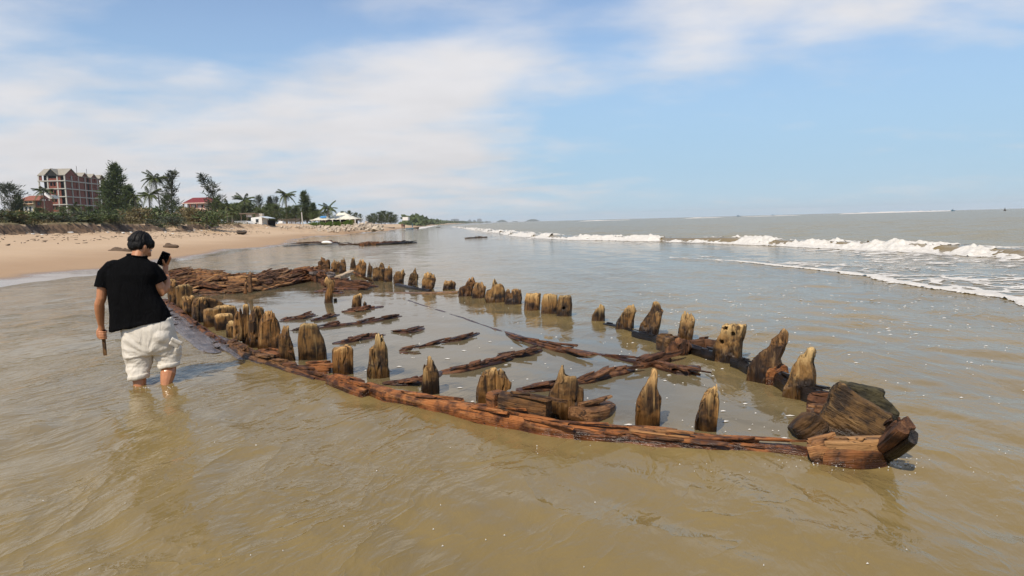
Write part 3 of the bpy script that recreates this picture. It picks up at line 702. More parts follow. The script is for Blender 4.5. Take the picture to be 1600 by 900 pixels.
# --- near side, stern to bow
NEAR = [
    (z4([(108, 332), (106, 250), (110, 172), (130, 166), (158, 168), (165, 182), (168, 345)]), .25, .2, .5),
    (z4([(160, 362), (158, 215), (178, 205), (205, 198), (240, 196), (272, 208), (278, 250), (276, 372)]), .3, .15, .4),
    (z4([(216, 408), (218, 290), (250, 280), (290, 282), (296, 345), (292, 425)]), .25, .3, .5),
    (z4([(276, 450), (280, 320), (300, 300), (345, 292), (372, 300), (378, 380), (370, 462)]), .3, .2, .4),
    (z4([(364, 492), (368, 376), (395, 366), (440, 368), (470, 352), (540, 340), (575, 350), (590, 372), (590, 470), (500, 480), (430, 498)]), .3, .35, .3),
    (z4([(433, 530), (436, 420), (470, 408), (552, 405), (563, 418), (560, 510)]), .22, .25, .35),
    (z4([(516, 570), (518, 480), (545, 462), (572, 468), (574, 575)]), .14, .2, .5),
    (z4([(562, 588), (570, 450), (578, 380), (600, 360), (618, 372), (630, 352), (652, 350), (668, 358), (670, 420), (664, 520), (672, 470), (668, 630), (650, 628), (632, 590), (600, 590)]), .16, .25, .4),
    (z4([(672, 646), (675, 520), (680, 420), (702, 372), (730, 360), (768, 366), (786, 384), (760, 430), (745, 520), (738, 648)]), .18, .3, .3),
    (z4([(734, 670), (738, 580), (752, 470), (765, 412), (790, 386), (820, 381), (850, 392), (868, 420), (880, 470), (898, 525), (880, 600), (882, 668)]), .18, .1, .5),
    (z4([(878, 716), (884, 620), (888, 545), (905, 508), (918, 520), (926, 500), (936, 512), (948, 488), (956, 490), (962, 560), (985, 630), (1012, 712), (1000, 745), (930, 735)]), .15, .2, .35),
    (z4([(1016, 730), (1012, 600), (1018, 520), (1030, 484), (1050, 472), (1130, 471), (1150, 478), (1172, 540), (1196, 585), (1212, 660), (1224, 728)]), .14, -.1, .5),
    (z6([(100, 524), (100, 420), (101, 342), (116, 322), (145, 308), (235, 300), (250, 312), (260, 332), (260, 430), (258, 524)]), .17, .15, .5),
    (z6([(368, 548), (376, 500), (386, 440), (388, 320), (405, 302), (426, 282), (432, 240), (442, 214), (464, 208), (486, 216), (492, 246), (500, 266), (508, 262), (520, 322), (528, 400), (534, 470), (552, 492), (552, 550)]), .16, .1, .45),
    (z6([(798, 645), (802, 560), (806, 472), (818, 430), (840, 402), (860, 394), (886, 400), (904, 450), (918, 480), (930, 522), (936, 684), (865, 668)]), .15, .1, .35),
    (z7([(10, 356), (25, 270), (45, 192), (58, 165), (78, 150), (120, 144), (170, 146), (190, 165), (206, 192), (222, 224), (236, 232), (234, 262), (180, 300), (176, 370)]), .18, .1, .4),
    (z7([(462, 428), (466, 340), (472, 282), (490, 262), (512, 222), (530, 170), (545, 135), (556, 108), (568, 140), (590, 172), (606, 186), (636, 192), (648, 222), (652, 252), (668, 262), (690, 270), (688, 340), (680, 424), (660, 458), (560, 436)]), .19, .05, .45),
    (z7([(1003, 500), (1010, 440), (1030, 342), (1050, 290), (1076, 242), (1095, 202), (1112, 192), (1126, 178), (1131, 155), (1145, 163), (1142, 215), (1140, 262), (1152, 300), (1168, 322), (1162, 402), (1146, 508)]), .14, .1, .6),
    (z7([(1368, 540), (1382, 470), (1400, 402), (1418, 350), (1440, 312), (1462, 278), (1478, 258), (1490, 242), (1510, 230), (1522, 222), (1530, 240), (1531, 272), (1538, 352), (1530, 442), (1506, 540)]), .14, .1, .6),
]
for i, (pts, dp, yw, bc) in enumerate(NEAR):
    rib(pts, dp, yw * .5, 0.03, bc, vk=.72 if i > 6 else 1.0, drop=.6 if i in (5, 12) else 1.0, amp=.012 if i in (1, 4, 5, 11, 12) else None, splin=.01 if i in (1, 4, 5, 11, 12) else (.11 if i in (7, 8, 10, 13, 14, 16) else .07), mat=M_RIB, tipk=0.16 if i in (13, 16, 17, 18) else 0.07)
rib(z4([(268, 452), (276, 340), (292, 300), (330, 288), (380, 290), (440, 302), (486, 326), (522, 350), (516, 430), (420, 446)]), .3, .1, .02, .5, amp=.012, splin=.01, mat=M_RIB, name='futtock', tipk=.03)
# --- the near gunwale strake and the timbers on it
SK = M_STRAKE
beam(line([(518, 586), (545, 596), (574, 609)], [.08, .075, .06]), .14, .2, SK, 'strake', .02, shards=10, shard_h=.02)
beam(line([(574, 597), (610, 607), (660, 618), (745, 635), (850, 655), (915, 663), (1030, 676), (1150, 690), (1240, 701), (1310, 708)], [.095, .09, .085, .085, .08, .075, .065, .045, .02, .01]), .14, .2, SK, 'strake', .017, shards=20, shard_h=.012, shard_len=.45)
beam(line([(590, 607), (660, 622), (745, 640), (830, 656)], [.05, .045, .04, .03]), .10, .1, SK, 'strake', .014, shards=5, shard_h=.012, shard_len=.4)
beam(line([(900, 668), (960, 674), (1040, 683), (1110, 691), (1160, 696)], [.055, .05, .05, .045, .02]), .13, .14, SK, 'strake', .02, shards=12, shard_h=.014, shard_len=.3)
beam(line([(985, 668), (1030, 673), (1078, 679)], [.085, .085, .075]), .08, .06, M_DECK, 'plank', .010, shards=3, shard_h=.012, shard_len=.2, tip=.3)
beam(line([(438, 566), (470, 576), (520, 590)], [.05, .045, .03]), .14, .16, M_FLOOR, 'strake', .014, shards=10, shard_h=.02)
beam(line([(360, 531), (395, 552), (440, 566), (500, 588)], [.07, .06, .05, .02]), .17, .2, M_DECK, 'strake', .016, shards=26, shard_h=.025)
beam(line([(256, 466), (307, 505), (345, 532), (375, 548)], [.06, .05, .035, .0]), .12, .16, M_FLOOR, 'strake', .013, shards=20, shard_h=.02)
beam(line([(246, 478), (285, 506), (325, 536), (350, 552)], [.035, .025, .015, -.02]), .36, .1, M_GREY, 'strake', .010, shards=16, shard_h=.012)
beam(line([(335, 525), (390, 556), (420, 572)], [.03, .02, -.01]), .24, .1, M_GREY, 'strake', .010, shards=10, shard_h=.012)
# submerged outer planks that redden the water
beam(line([(600, 640), (740, 664), (900, 690)], -.07), .34, .06, SK, 'strake', .01)
beam(line([(940, 690), (1080, 706), (1240, 722)], -.07), .34, .06, SK, 'strake', .01)
# planks behind the near ribs
beam(line([(470, 571), (516, 571)], .07), .1, .12, SK, 'plank', .008, shards=3)
beam(line([(409, 545), (438, 552)], .10), .12, .1, SK, 'plank', .008, shards=2)
beam(line([(784, 612), (820, 618), (858, 624)], [.21, .20, .19]), .14, .14, M_RIBD, 'plank', .010, shards=3, shard_h=.015)
beam(line([(770, 610), (783, 614)], [.2, .2]), .13, .2, M_STRAKE, 'plank', .006)
beam(line([(900, 638), (930, 632), (945, 626)], [.11, .08, .03]), .2, .12, M_DECK, 'plank', .008, shards=4, taper=.6)
# --- floor timbers, awash
FL = [
    ([(492, 456), (512, 452), (534, 458)], .10, .45, 14, .14), ([(466, 493), (480, 490), (492, 491)], .05, .16, 5, .08), ([(488, 500), (510, 494), (530, 490)], .07, .22, 10, .1),
    ([(534, 486), (552, 484), (572, 481), (598, 478)], .09, .26, 16, .12), ([(436, 502), (450, 498), (470, 496), (492, 492)], .05, .18, 10, .08), ([(452, 516), (480, 513), (498, 508)], .05, .16, 8, .08),
    ([(496, 512), (528, 506), (560, 503), (596, 497), (627, 493)], .08, .24, 22, .12), ([(520, 536), (545, 531), (566, 527), (602, 522)], .07, .24, 18, .10),
    ([(614, 516), (636, 517), (661, 511)], .06, .22, 14, .1), ([(623, 547), (634, 545), (642, 543)], .05, .16, 6, .06), ([(648, 543), (668, 538), (686, 534)], .055, .15, 9, .06),
    ([(687, 534), (712, 529), (748, 520)], .08, .2, 18, .08), ([(625, 550), (634, 551)], .03, .1, 3, .05),
    ([(600, 598), (632, 596), (660, 590), (688, 580)], .10, .2, 20, .08), ([(684, 582), (715, 576), (748, 569), (775, 563), (800, 556)], .09, .22, 30, .09), ([(774, 556), (800, 553), (825, 549), (846, 545)], .10, .2, 22, .08),
    ([(806, 608), (835, 605), (866, 602), (900, 599)], .09, .18, 20, .08), ([(896, 598), (920, 590), (945, 581), (970, 577), (990, 574)], .12, .2, 26, .09),
]
for px, z, wd, sh, shh in FL:
    n = len(px); zs = [z * (0.15 if k in (0, n - 1) else .32) for k in range(n)]
    beam(line(px, zs), wd * .7, .12, M_FLOOR, 'floor_timber', .014, shards=int(sh * .9), shard_h=shh * .21, shard_len=.2, taper=.75)
rib(zc_([(845, 612), (852, 565), (870, 522), (896, 484), (940, 474), (1040, 486), (1066, 546), (1050, 570), (980, 600), (900, 618)]), .3, -.1, .03, .5, mat=M_FLOOR, name='floor_timber', amp=.025, tipk=.01)
beam(line([(783, 517), (812, 526), (845, 535), (880, 543), (920, 550), (936, 552)], [.0, .02, .03, .045, .03, .0]), .14, .1, M_FLOOR, 'keelson', .012, shards=14, shard_h=.014, shard_len=.5, taper=.4)
beam(line([(610, 461), (640, 470), (700, 489), (783, 517)], [-.01, .003, .0, .006]), .07, .1, M_FLOOR, 'keelson', .006, taper=.4)
beam(line([(936, 552), (968, 558), (997, 563)], [.008, .012, .03]), .10, .1, M_FLOOR, 'keelson', .008, shards=5, shard_h=.012, taper=.3)
beam(line([(994, 566), (1010, 562), (1036, 557), (1042, 552)], .06), .15, .1, M_FLOOR, 'keelson', .016, shards=12, shard_h=.025, taper=.3)
beam(line([(1018, 561), (1046, 572), (1070, 577), (1086, 571)], [.05, .04, .045, .02]), .14, .1, M_FLOOR, 'floor_timber', .014, shards=14, shard_h=.018, taper=.4)
beam(line([(596, 456.5), (655, 457), (716, 455)], [.0, .02, .03]), .22, .08, M_DECK, 'plank', .006, tip=.8, label='pale flat plank lying level with the water')
# two leaning stumps inside the hull
rib(z5([(122, 466), (148, 400), (160, 342), (140, 292), (156, 264), (176, 272), (190, 292), (205, 276), (222, 290), (214, 332), (204, 382), (190, 466)]), .2, .1, .03, .5, tipk=.22, label='forked leaning stump with a bleached top')
rib(z5([(340, 502), (356, 450), (370, 402), (395, 392), (430, 390), (438, 412), (424, 450), (412, 502)]), .18, .1, .03, .5, tipk=.08)
rib(z5([(438, 500), (440, 470), (450, 450), (468, 462), (472, 500)]), .12, 0, .02, .5, mat=M_RIBD)
rib(z5([(205, 450), (206, 430), (220, 422), (238, 430), (240, 450)]), .1, 0, .02, .5, mat=M_RIBD)
# --- far side planking seen between the ribs
for px, z, m, wd, h_ in [([(620, 441), (650, 447), (672, 450)], .05, M_CHAR, .1, .2), ([(945, 502), (965, 506), (1000, 518)], .03, M_CHAR, .09, .25), ([(990, 514), (1022, 521), (1050, 531)], .08, M_CHAR, .08, .3),
                         ([(1034, 519), (1046, 522), (1052, 527)], .17, M_RIBD, .16, .4), ([(1056, 530), (1078, 537), (1120, 548)], .09, M_CHAR, .09, .3), ([(1080, 530), (1100, 527), (1120, 529)], .10, M_FLOOR, .10, .3),
                         ([(1145, 556), (1160, 560), (1172, 568)], .08, M_CHAR, .09, .3), ([(1206, 576), (1218, 566), (1226, 570)], .12, M_STRAKE, .09, .3), ([(1216, 578), (1228, 585), (1240, 594)], .10, M_CHAR, .09, .3),
                         ([(1258, 600), (1275, 606), (1296, 612)], .10, M_CHAR, .10, .3), ([(1264, 612), (1284, 615), (1304, 622)], .08, M_FLOOR, .12, .3), ([(1262, 632), (1280, 634), (1300, 640)], .04, M_DECK, .14, .2)]:
    beam(line([(x, y + 2) for x, y in px], z), wd, h_, m, 'plank', .014, shards=4, shard_h=.02, shard_len=.14)
# --- the bow
z9 = Z((1230, 580), 6.0)
rib(z9([(255, 590), (300, 430), (385, 280), (405, 190), (440, 135), (480, 98), (545, 108), (600, 160), (700, 240), (820, 305), (930, 370), (1010, 395), (1005, 430), (960, 500), (925, 575), (600, 600)]), .42, .06, .05, .55, drop=1.25, mat=M_BOW, amp=.016, splin=.01, grot=R(62), vk=1.3, name='bow_block', base=(1315, 679), tipk=.01, back=.72, lean=.12, sink=.12)
rib(z9([(470, 180), (480, 98), (560, 104), (700, 130), (840, 160), (905, 178), (922, 205), (905, 245), (1000, 320), (1062, 395), (1050, 430), (900, 520), (600, 520)]), .20, .0, .02, .5, lean=.1, mat=M_MOSS, amp=.012, grot=R(70), splin=.01, vk=1.3, name='bow_block', base=(1352, 661), tipk=.01, back=.8, sink=.1)
rib(z9([(38, 530), (95, 455), (180, 385), (250, 375), (330, 430), (400, 500), (405, 580), (340, 600), (240, 612), (130, 640), (85, 600)]), .22, .15, .04, .5, mat=M_BOW, amp=.018, vk=1.2, splin=.03, name='knee', grot=R(-50), base=(1258, 686), tipk=.01)
beam(line([(1270, 696), (1320, 695), (1376, 695)], [.085, .10, .09]), .15, .14, SK, 'plank', .016, shards=7, shard_h=.018, shard_len=.12)
beam(line([(1276, 684), (1330, 685), (1382, 683)], [.135, .14, .14]), .10, .07, M_DECK, 'plank', .010, shards=3, shard_h=.015, shard_len=.12, tip=.5)
beam(line([(1258, 694), (1275, 690), (1292, 692)], [.10, .12, .11]), .13, .16, M_DECK, 'plank', .012, shards=4, shard_len=.12, tip=.1)
a, b = P(1368, 708, .02), P(1424, 668, .24)
beam([P(1366, 703, .04), P(1390, 682, .17), P(1413, 661, .29)], .07, .06, M_FLOOR, 'hood_plank', .014, shards=5, shard_h=.015, shard_len=.09, roll=.5)
beam([P(1374, 711, .0), P(1402, 693, .13), P(1431, 673, .25)], .07, .08, M_CHAR, 'hood_plank', .014, shards=7, shard_h=.018, shard_len=.08, roll=.6)
beam([P(1388, 670, .16), P(1402, 658, .24), P(1414, 650, .28)], .08, .1, M_FLOOR, 'hood_plank', .014, shards=4, shard_h=.02, shard_len=.08)
# --- stern planking: courses of rotten planks fallen flat, each one its own piece
TOPC = [(258, 424), (290, 422), (330, 424), (390, 430), (430, 425), (452, 421), (478, 422), (506, 428)]
BOTC = [(285, 466), (310, 463), (345, 463), (405, 457), (440, 450), (470, 444), (500, 437), (512, 434)]
TT = [P(x, y, .30 if i < 4 else .26) for i, (x, y) in enumerate(TOPC)]; BB = [P(x, y, -.02) for x, y in BOTC]
rnd = random.Random(3); NC = 13
def course(v, u):
    i = min(int(u * 7), 6); k = u * 7 - i
    q = (BB[i].lerp(BB[i + 1], k)).lerp(TT[i].lerp(TT[i + 1], k), v)
    q.z += 0.07 * math.sin(math.pi * v) + (float(vn(np.array(u * 9.0), np.array(v * 3.0))) - .5) * .10
    return q
core = MB(); rows = []
for j in range(9):
    rows.append([course(j / 8, u / 28) - Vector((0, 0, .05)) for u in range(29)])
vs = [q for r in rows for q in r] + [Vector((q.x, q.y, -.25)) for r in rows for q in r]
fs = []
for j in range(8):
    for i in range(28): fs.append((j * 29 + i, j * 29 + i + 1, j * 29 + i + 30, j * 29 + i + 29))
m = 9 * 29
for i in range(28): fs.append((i, i + m, i + 1 + m, i + 1)); fs.append((8 * 29 + i, 8 * 29 + i + 1, 8 * 29 + i + 1 + m, 8 * 29 + i + m))
for j in range(8): fs.append((j * 29, j * 29 + 29, j * 29 + 29 + m, j * 29 + m)); fs.append((j * 29 + 28, j * 29 + 28 + m, j * 29 + 57 + m, j * 29 + 57))
core.add(vs, fs); me = core.mesh('hull_side'); attr_v(me, 'grain', coords(me)[:, [1, 2, 0]]); link('hull_side', me, M_FLOOR, WRECK)
for j in range(NC):
    u = -0.02 + rnd.random() * .05
    while u < .97:
        l = rnd.uniform(.07, .22); v = (j + .5 + rnd.uniform(-.25, .25)) / NC
        u2 = min(u + l, 1.0); dz = rnd.uniform(-.01, .035)
        pts = [course(v, max(0, u)) + Vector((0, 0, dz)), course(v + rnd.uniform(-.03, .03), (max(0, u) + u2) / 2) + Vector((0, 0, dz + rnd.uniform(0, .03))), course(v + rnd.uniform(-.03, .03), u2) + Vector((0, 0, dz + rnd.uniform(-.02, .03)))]
        beam(pts, rnd.uniform(.13, .25), rnd.uniform(.04, .08), rnd.choice([M_DECK, M_DECK, M_FLOOR]), 'plank', .016, ds=.045, shards=rnd.randint(4, 8), shard_h=.028, shard_len=.4, tip=rnd.choice([0, 0, .3, .8]) * rnd.random())
        u = u2 + rnd.uniform(-.02, .03)
rib([(387.5, 450), (388.5, 432), (391, 421.5), (393, 427), (395, 450)], .06, .2, .01, .5, lift=.18, sink=.1, mat=M_DECK, amp=.008)
rib([(380, 452), (383, 442), (386, 439), (386, 452)], .06, .2, .01, .5, lift=.15, sink=.1, mat=M_DECK, amp=.008)
beam([P(486, 424, .30), P(505, 425, .26), P(522, 431, .18)], .30, .1, M_GREY, 'plank', .012, shards=5)
beam([P(510, 436, .18), P(535, 437, .18), P(560, 441, .12), P(590, 446, .02)], .34, .16, M_FLOOR, 'plank', .02, shards=14, shard_h=.03)
beam([P(520, 447, .04), P(560, 449, .05), P(578, 447, .0)], .4, .1, M_FLOOR, 'plank', .016, shards=12)
beam([P(552, 424, .30), P(565, 430, .20), P(580, 437, .05)], .06, .05, M_DECK, 'plank', .006)
log = beam([P(527, 431, .22), P(540, 426, .25), P(549, 422, .28)], .15, .13, M_PALEWOOD, 'driftwood_log', .008, parent=WRECK)
log.parent = None; tag(log, 'short bleached white log lying across the planks at the stern', 'log')
# ------------------------------------------------------------------ the man
Y0 = P(236, 599).y
def M(px, py, dy=0.0): return PY(px, py, Y0 + dy)
PX = Y0 / FPX                                     # metres per photograph pixel at the man
MAN = empty('person', (M(236, 600).x, Y0, -.22), 'man in a black t-shirt and rolled white trousers standing in the water, seen from behind', 'person')
def skin(t):
    p = t.n('ShaderNodeTexCoord').outputs['Object']
    c = t.mix(t.noise(p, 9.0, 4.0), (0.40, 0.165, 0.072), (0.50, 0.225, 0.108))
    c = t.mix(t.math('MULTIPLY', t.ramp(t.noise(p, 45.0, 3.0), .4, .7), .25), c, (0.33, 0.13, 0.07))
    z = t.n('ShaderNodeSeparateXYZ', {0: t.n('ShaderNodeNewGeometry').outputs['Position']}).outputs[2]
    ro = t.n('ShaderNodeMapRange', {0: z, 1: .12, 2: .22, 3: .18, 4: .5}).outputs[0]
    return bsdf(t, c, ro, t.bump(t.noise(p, 160.0, 3.0), .15, .003), .45, **{'Subsurface Weight': .06, 'Subsurface Radius': (.02, .008, .004)})
M_SKIN = material('skin', skin)
def cloth(name, a, b, rough, fold, weave=500, fs=9.0):
    def fn(t):
        p = t.n('ShaderNodeTexCoord').outputs['Object']
        f = t.noise(t.scale(p, (1.4, 1.4, .7)), fs, 4.0, .55, .8)
        n2 = t.noise(p, weave, 2.0)
        return bsdf(t, t.mix(t.noise(p, 5.0, 3.0), a, b), rough, t.bump(t.math('ADD', f, t.math('MULTIPLY', n2, .06)), fold, .03), .06)
    return material(name, fn)
M_SHIRT = cloth('black_cotton', (0.0028, 0.0028, 0.0032), (0.005, 0.005, 0.0056), .97, .7)
M_TROUS = cloth('white_cotton', (0.58, 0.525, 0.445), (0.68, 0.63, 0.555), .85, .55)
def hairm(t):
    p = t.n('ShaderNodeAttribute', attribute_name='grain').outputs['Vector']
    n = t.noise(t.scale(p, (150, 150, 12)), 1.0, 3.0)
    return bsdf(t, t.mix(n, (0.003, 0.003, 0.003), (0.013, 0.011, 0.010)), .55, t.bump(n, .8, .004), .18)
M_HAIR = material('black_hair', hairm)
# --- bare body: torso core, neck, head, arms with hands, legs with feet: one surface
b = MB()
HC = M(219, 387, .06); yaw_h = R(-28)                    # the head turns right and bows
HR = Matrix.Rotation(yaw_h, 3, 'Z') @ Matrix.Rotation(R(-24), 3, 'X')
def hd(x, y, z): return HC + HR @ Vector((x, y, z))
b.ball(HC + HR @ Vector((0, -.012, .025)), (.074, .093, .088), HR)
b.ell([(hd(0, .03, -.115), HR @ Vector((.022, 0, 0)), HR @ Vector((0, .03, 0))), (hd(0, .033, -.095), HR @ Vector((.042, 0, 0)), HR @ Vector((0, .05, 0))), (hd(0, .022, -.05), HR @ Vector((.062, 0, 0)), HR @ Vector((0, .074, 0))), (hd(0, .012, 0), HR @ Vector((.070, 0, 0)), HR @ Vector((0, .083, 0))), (hd(0, 0, .05), HR @ Vector((.070, 0, 0)), HR @ Vector((0, .085, 0)))])
b.tube([hd(0, .095, .012), hd(0, .105, -.012), hd(0, .113, -.034), hd(0, .098, -.044)], [.008, .011, .015, .010], 8)      # nose
b.ball(hd(0, .083, -.066), (.024, .012, .006), HR); b.ball(hd(0, .081, -.077), (.021, .012, .007), HR)                       # lips
b.ball(hd(0, .072, -.104), (.022, .020, .018), HR)                                                                        # chin
for s in (-1, 1):
    b.ball(hd(.034 * s, .083, .026), (.024, .012, .008), HR)                                                              # brow
    b.ball(hd(.042 * s, .066, -.022), (.024, .020, .020), HR)                                                             # cheek
    ER = HR @ Matrix.Rotation(R(-18 * s), 3, 'Z')
    b.ball(hd(.077 * s, -.006, -.012), (.012, .020, .034), ER); b.ball(hd(.084 * s, -.014, .002), (.008, .016, .022), ER); b.ball(hd(.076 * s, .0, -.040), (.010, .010, .012), ER)  # ears
NB = M(214, 408, .0)
b.ell([(NB + Vector((0, .0, -.06)), (.085, 0, 0), (0, .07, 0)), (NB, (.064, 0, 0), (0, .062, 0)), (M(216, 399, .02), (.058, 0, 0), (0, .060, 0)), (M(219, 388, .05), (.060, 0, 0), (0, .062, 0))])
b.ell([(M(229, 520, .02), (.15, 0, 0), (0, .09, 0)), (M(216, 470, .02), (.145, 0, 0), (0, .09, 0)), (M(206, 430, .02), (.16, 0, 0), (0, .09, 0)), (M(208, 412, .02), (.10, 0, 0), (0, .06, 0))])
def limb(pts, rad, n=12): b.tube(pts, rad, n)
# left arm (hanging) and fist round the stick
LS, LE, LW = M(164, 422, 0), M(155.5, 474, -.02), M(158, 507, .06)
limb([M(172, 416, .0), LS, M(160, 448, -.02), M(158.5, 466, -.025), LE, M(155.5, 482, 0), M(156.5, 495, .03), LW, M(159, 515, .07)], [.04, .045, .045, .042, .041, .043, .036, .027, .026])
AX = M(161.5, 522, .075)
STK = (M(164.8, 557, .06) - M(160.5, 508, .09)).normalized()         # stick axis, downwards
side = Vector((-1, 0, 0)); side = (side - STK * side.dot(STK)).normalized(); toward = side.cross(STK).normalized()
if toward.y > 0: toward = -toward
def rnd_stick(ang, r, h): return AX + (side * math.cos(ang) + toward * math.sin(ang)) * r + STK * h
b.ell([(M(158.5, 510, .07), side * .028, toward * .017), (rnd_stick(R(10), .032, -.035), side * .020, toward * .036), (rnd_stick(R(5), .034, 0), side * .019, toward * .041), (rnd_stick(R(0), .032, .032), side * .017, toward * .037)], 12)
for k, (h, fl) in enumerate(((-.024, 1.0), (-.004, 1.06), (.016, 1.0), (.034, .85))):
    b.tube([rnd_stick(R(40), .036, h), rnd_stick(R(78), .035 * fl, h + .004), rnd_stick(R(120), .031 * fl, h + .007), rnd_stick(R(165), .027, h + .008), rnd_stick(R(205), .025, h + .008)], [.0105, .0105, .0095, .0088, .0070], 8)
b.tube([rnd_stick(R(-40), .034, -.044), rnd_stick(R(-75), .034, -.036), rnd_stick(R(-120), .031, -.026), rnd_stick(R(-160), .027, -.020)], [.013, .012, .0105, .008], 8)
# right arm (bent up) and hand on the phone
RSH, RE, RWR = M(240, 424, .04), M(253, 457, .06), M(260, 431, .20)
limb([M(232, 418, .02), RSH, M(245, 440, .05), M(250, 450, .055), RE, M(258, 451, .10), M(260, 441, .15), RWR, M(258.5, 426, .215)], [.045, .054, .050, .046, .041, .042, .036, .027, .026])
PC = M(255.5, 404.5, .225); PU = (M(261, 393, .20) - M(249.5, 417, .25)).normalized()      # phone centre, up axis
PR = Vector((1, 0, 0)); PR = (PR - PU * PR.dot(PU)).normalized(); PR = (Matrix.Rotation(R(16), 3, PU) @ PR); PN = PR.cross(PU).normalized()   # PN away from the man's face?
if PN.y > 0: PN = -PN                                                      # PN: the screen side, towards the man
def ph(x, y, z): return PC + PR * x + PU * y + PN * z
b.ell([(M(258.5, 428, .21), PR * .026, PN * .018), (ph(.034, -.052, -.012), PR * .030, PN * .015), (ph(.038, -.022, -.018), PR * .026, PN * .014), (ph(.040, .004, -.020), PR * .016, PN * .012)], 12)
b.tube([ph(.030, -.055, .006), ph(.022, -.036, .018), ph(.008, -.016, .020), ph(-.006, .003, .017)], [.014, .012, .0105, .008], 8)      # thumb over the screen
for k, h in enumerate((.026, .008, -.010, -.028)):
    b.tube([ph(.046, h - .022, -.016), ph(.054, h - .004, -.016), ph(.045, h + .008, -.020), ph(.022, h + .014, -.022), ph(.000, h + .016, -.020)], [.0105, .0108, .0098, .009, .0072], 8)
# legs
LK, RK = M(216, 566, .05), M(264, 556, .10)
limb([M(212, 530, 0), LK, M(217, 582, 0), M(218, 594, -.02), M(218.5, 604, -.03), M(219, 630, -.04)], [.075, .058, .058, .058, .054, .036])
limb([M(252, 528, .02), RK, M(264, 572, .06), M(262.5, 584, .02), M(260.5, 594, -.01), M(259, 603, -.03), M(257, 626, -.06)], [.08, .062, .064, .066, .055, .044, .034])
for fx, fy, hdg in ((219, 632, R(-8)), (257, 628, R(-22))):
    a = M(fx, fy, -.05); fw = Vector((math.sin(-hdg), math.cos(hdg), 0)); sdv = Vector((fw.y, -fw.x, 0)); a.z = -.16
    b.ell([(a - fw * .05 + Vector((0, 0, -.03)), sdv * .030, Vector((0, 0, .03))), (a + Vector((0, 0, -.01)), sdv * .034, Vector((0, 0, .05))), (a + fw * .08 + Vector((0, 0, -.025)), sdv * .040, Vector((0, 0, .034))), (a + fw * .15 + Vector((0, 0, -.045)), sdv * .044, Vector((0, 0, .018)))], 12)
me = remesh(b.mesh('body'), .0046, 3)
body = link('body', me, M_SKIN, MAN)
for s in (-1, 1):
    e = MB(); e.ball(hd(.033 * s, .084, .006), (.013, .011, .009), HR, 6, 10); e.build('eye', plain('eye_white', (.5, .48, .45), .2), MAN, True)
# --- hair: a cap cut straight above the neck, longer over the brow
h = MB(); h.ball(hd(0, -.012, .052), (.089, .106, .102), HR, 14, 20)
h.ball(hd(0, -.058, .008), (.072, .050, .060), HR); h.ball(hd(.0, .062, .066), (.070, .046, .046), HR); h.ball(hd(.02, .080, .048), (.048, .022, .026), HR)
for s in (-1, 1): h.ball(hd(.064 * s, -.002, .046), (.026, .056, .036), HR); h.ball(hd(.060 * s, -.045, .012), (.026, .042, .046), HR)
rh = random.Random(4)
for i in range(150):                                     # locks
    t = rh.uniform(0, 2 * math.pi); e = rh.uniform(.05, 1.3); q = Vector((math.cos(t) * math.cos(e) * .089, math.sin(t) * math.cos(e) * .108 - .01, math.sin(e) * .095 + .045))
    if e < .25 and q.y > .02: continue
    dn = Vector((q.x * .06, q.y * .04 , -.026))
    h.tube([hd(*q), hd(*(q + dn * .6)), hd(*(q + dn * 1.25))], [.006, .0055, .002], 5)
me = remesh(h.mesh('hair'), .0055, 1)
c = coords(me); Hi = np.array(HR.inverted()); loc = (c - np.array(HC)) @ Hi.T
n_ = normals(me); az = np.arctan2(loc[:, 1], loc[:, 0])
c += n_ * ((fbm(az * 9, loc[:, 2] * 9, o=3) - .5) * .010 + (fbm(az * 26, loc[:, 2] * 14, loc[:, 1] * 20, o=2) - .5) * .012)[:, None]; set_coords(me, c)
attr_v(me, 'grain', np.stack([np.cos(az) * .1, np.sin(az) * .1, loc[:, 2]], 1))
link('hair', me, M_HAIR, MAN)
# --- t-shirt
s = MB()
V = Vector
def ring(l, r, yf, yb): # from left pixel, right pixel
    c = (V(l) + V(r)) / 2; a = (V(r) - V(l)) / 2; return (c + V((0, (yf + yb) / 2, 0)), a, V((0, (yf - yb) / 2, 0)))
s.ell([ring(M(172.5, 518), M(266, 500), .17, -.13), ring(M(172.5, 508), M(263, 491), .16, -.12), ring(M(171.5, 490), M(255, 476), .15, -.12), ring(M(169, 468), M(246, 460), .14, -.12), ring(M(167, 445), M(242, 444), .14, -.12), ring(M(164, 428), M(247, 428), .14, -.12), ring(M(167, 416), M(244, 417), .12, -.10), ring(M(178, 409), M(238, 411), .10, -.085), ring(M(190, 404), M(231, 407), .08, -.07), ring(M(198, 400), M(228, 404), .075, -.062), ring(M(200, 397.5), M(227.5, 401.5), .07, -.056)], 28, .85)
def sleeve(p):
    n = 16; out = []; ref = V((0, 1, 0))
    for i, (q, r, fl) in enumerate(p):
        t = (p[min(i + 1, len(p) - 1)][0] - p[max(i - 1, 0)][0]).normalized(); a = (ref - t * ref.dot(t)).normalized(); bb = t.cross(a)
        out.append((q, a * r * fl, bb * r))
    s.ell(out, n)
sleeve([(M(190, 419), .06, 1), (M(174, 420), .076, 1), (M(165, 430, -.01), .078, 1), (M(161.5, 441, -.015), .073, 1), (M(160, 449.5, -.02), .072, 1)])
sleeve([(M(222, 421, .0), .07, 1), (M(236, 422, .03), .085, 1), (M(241, 429, .05), .084, 1), (M(245, 436, .055), .082, 1), (M(248.5, 442, .06), .080, 1)])
s.ball(M(181, 415, .0), (.085, .085, .055)); s.ball(M(232, 417, .02), (.07, .085, .055))
me = remesh(s.mesh('t_shirt'), .0085, 4)
c = coords(me); n_ = normals(me)
hang = sstep(c[:, 2], .95, .45)
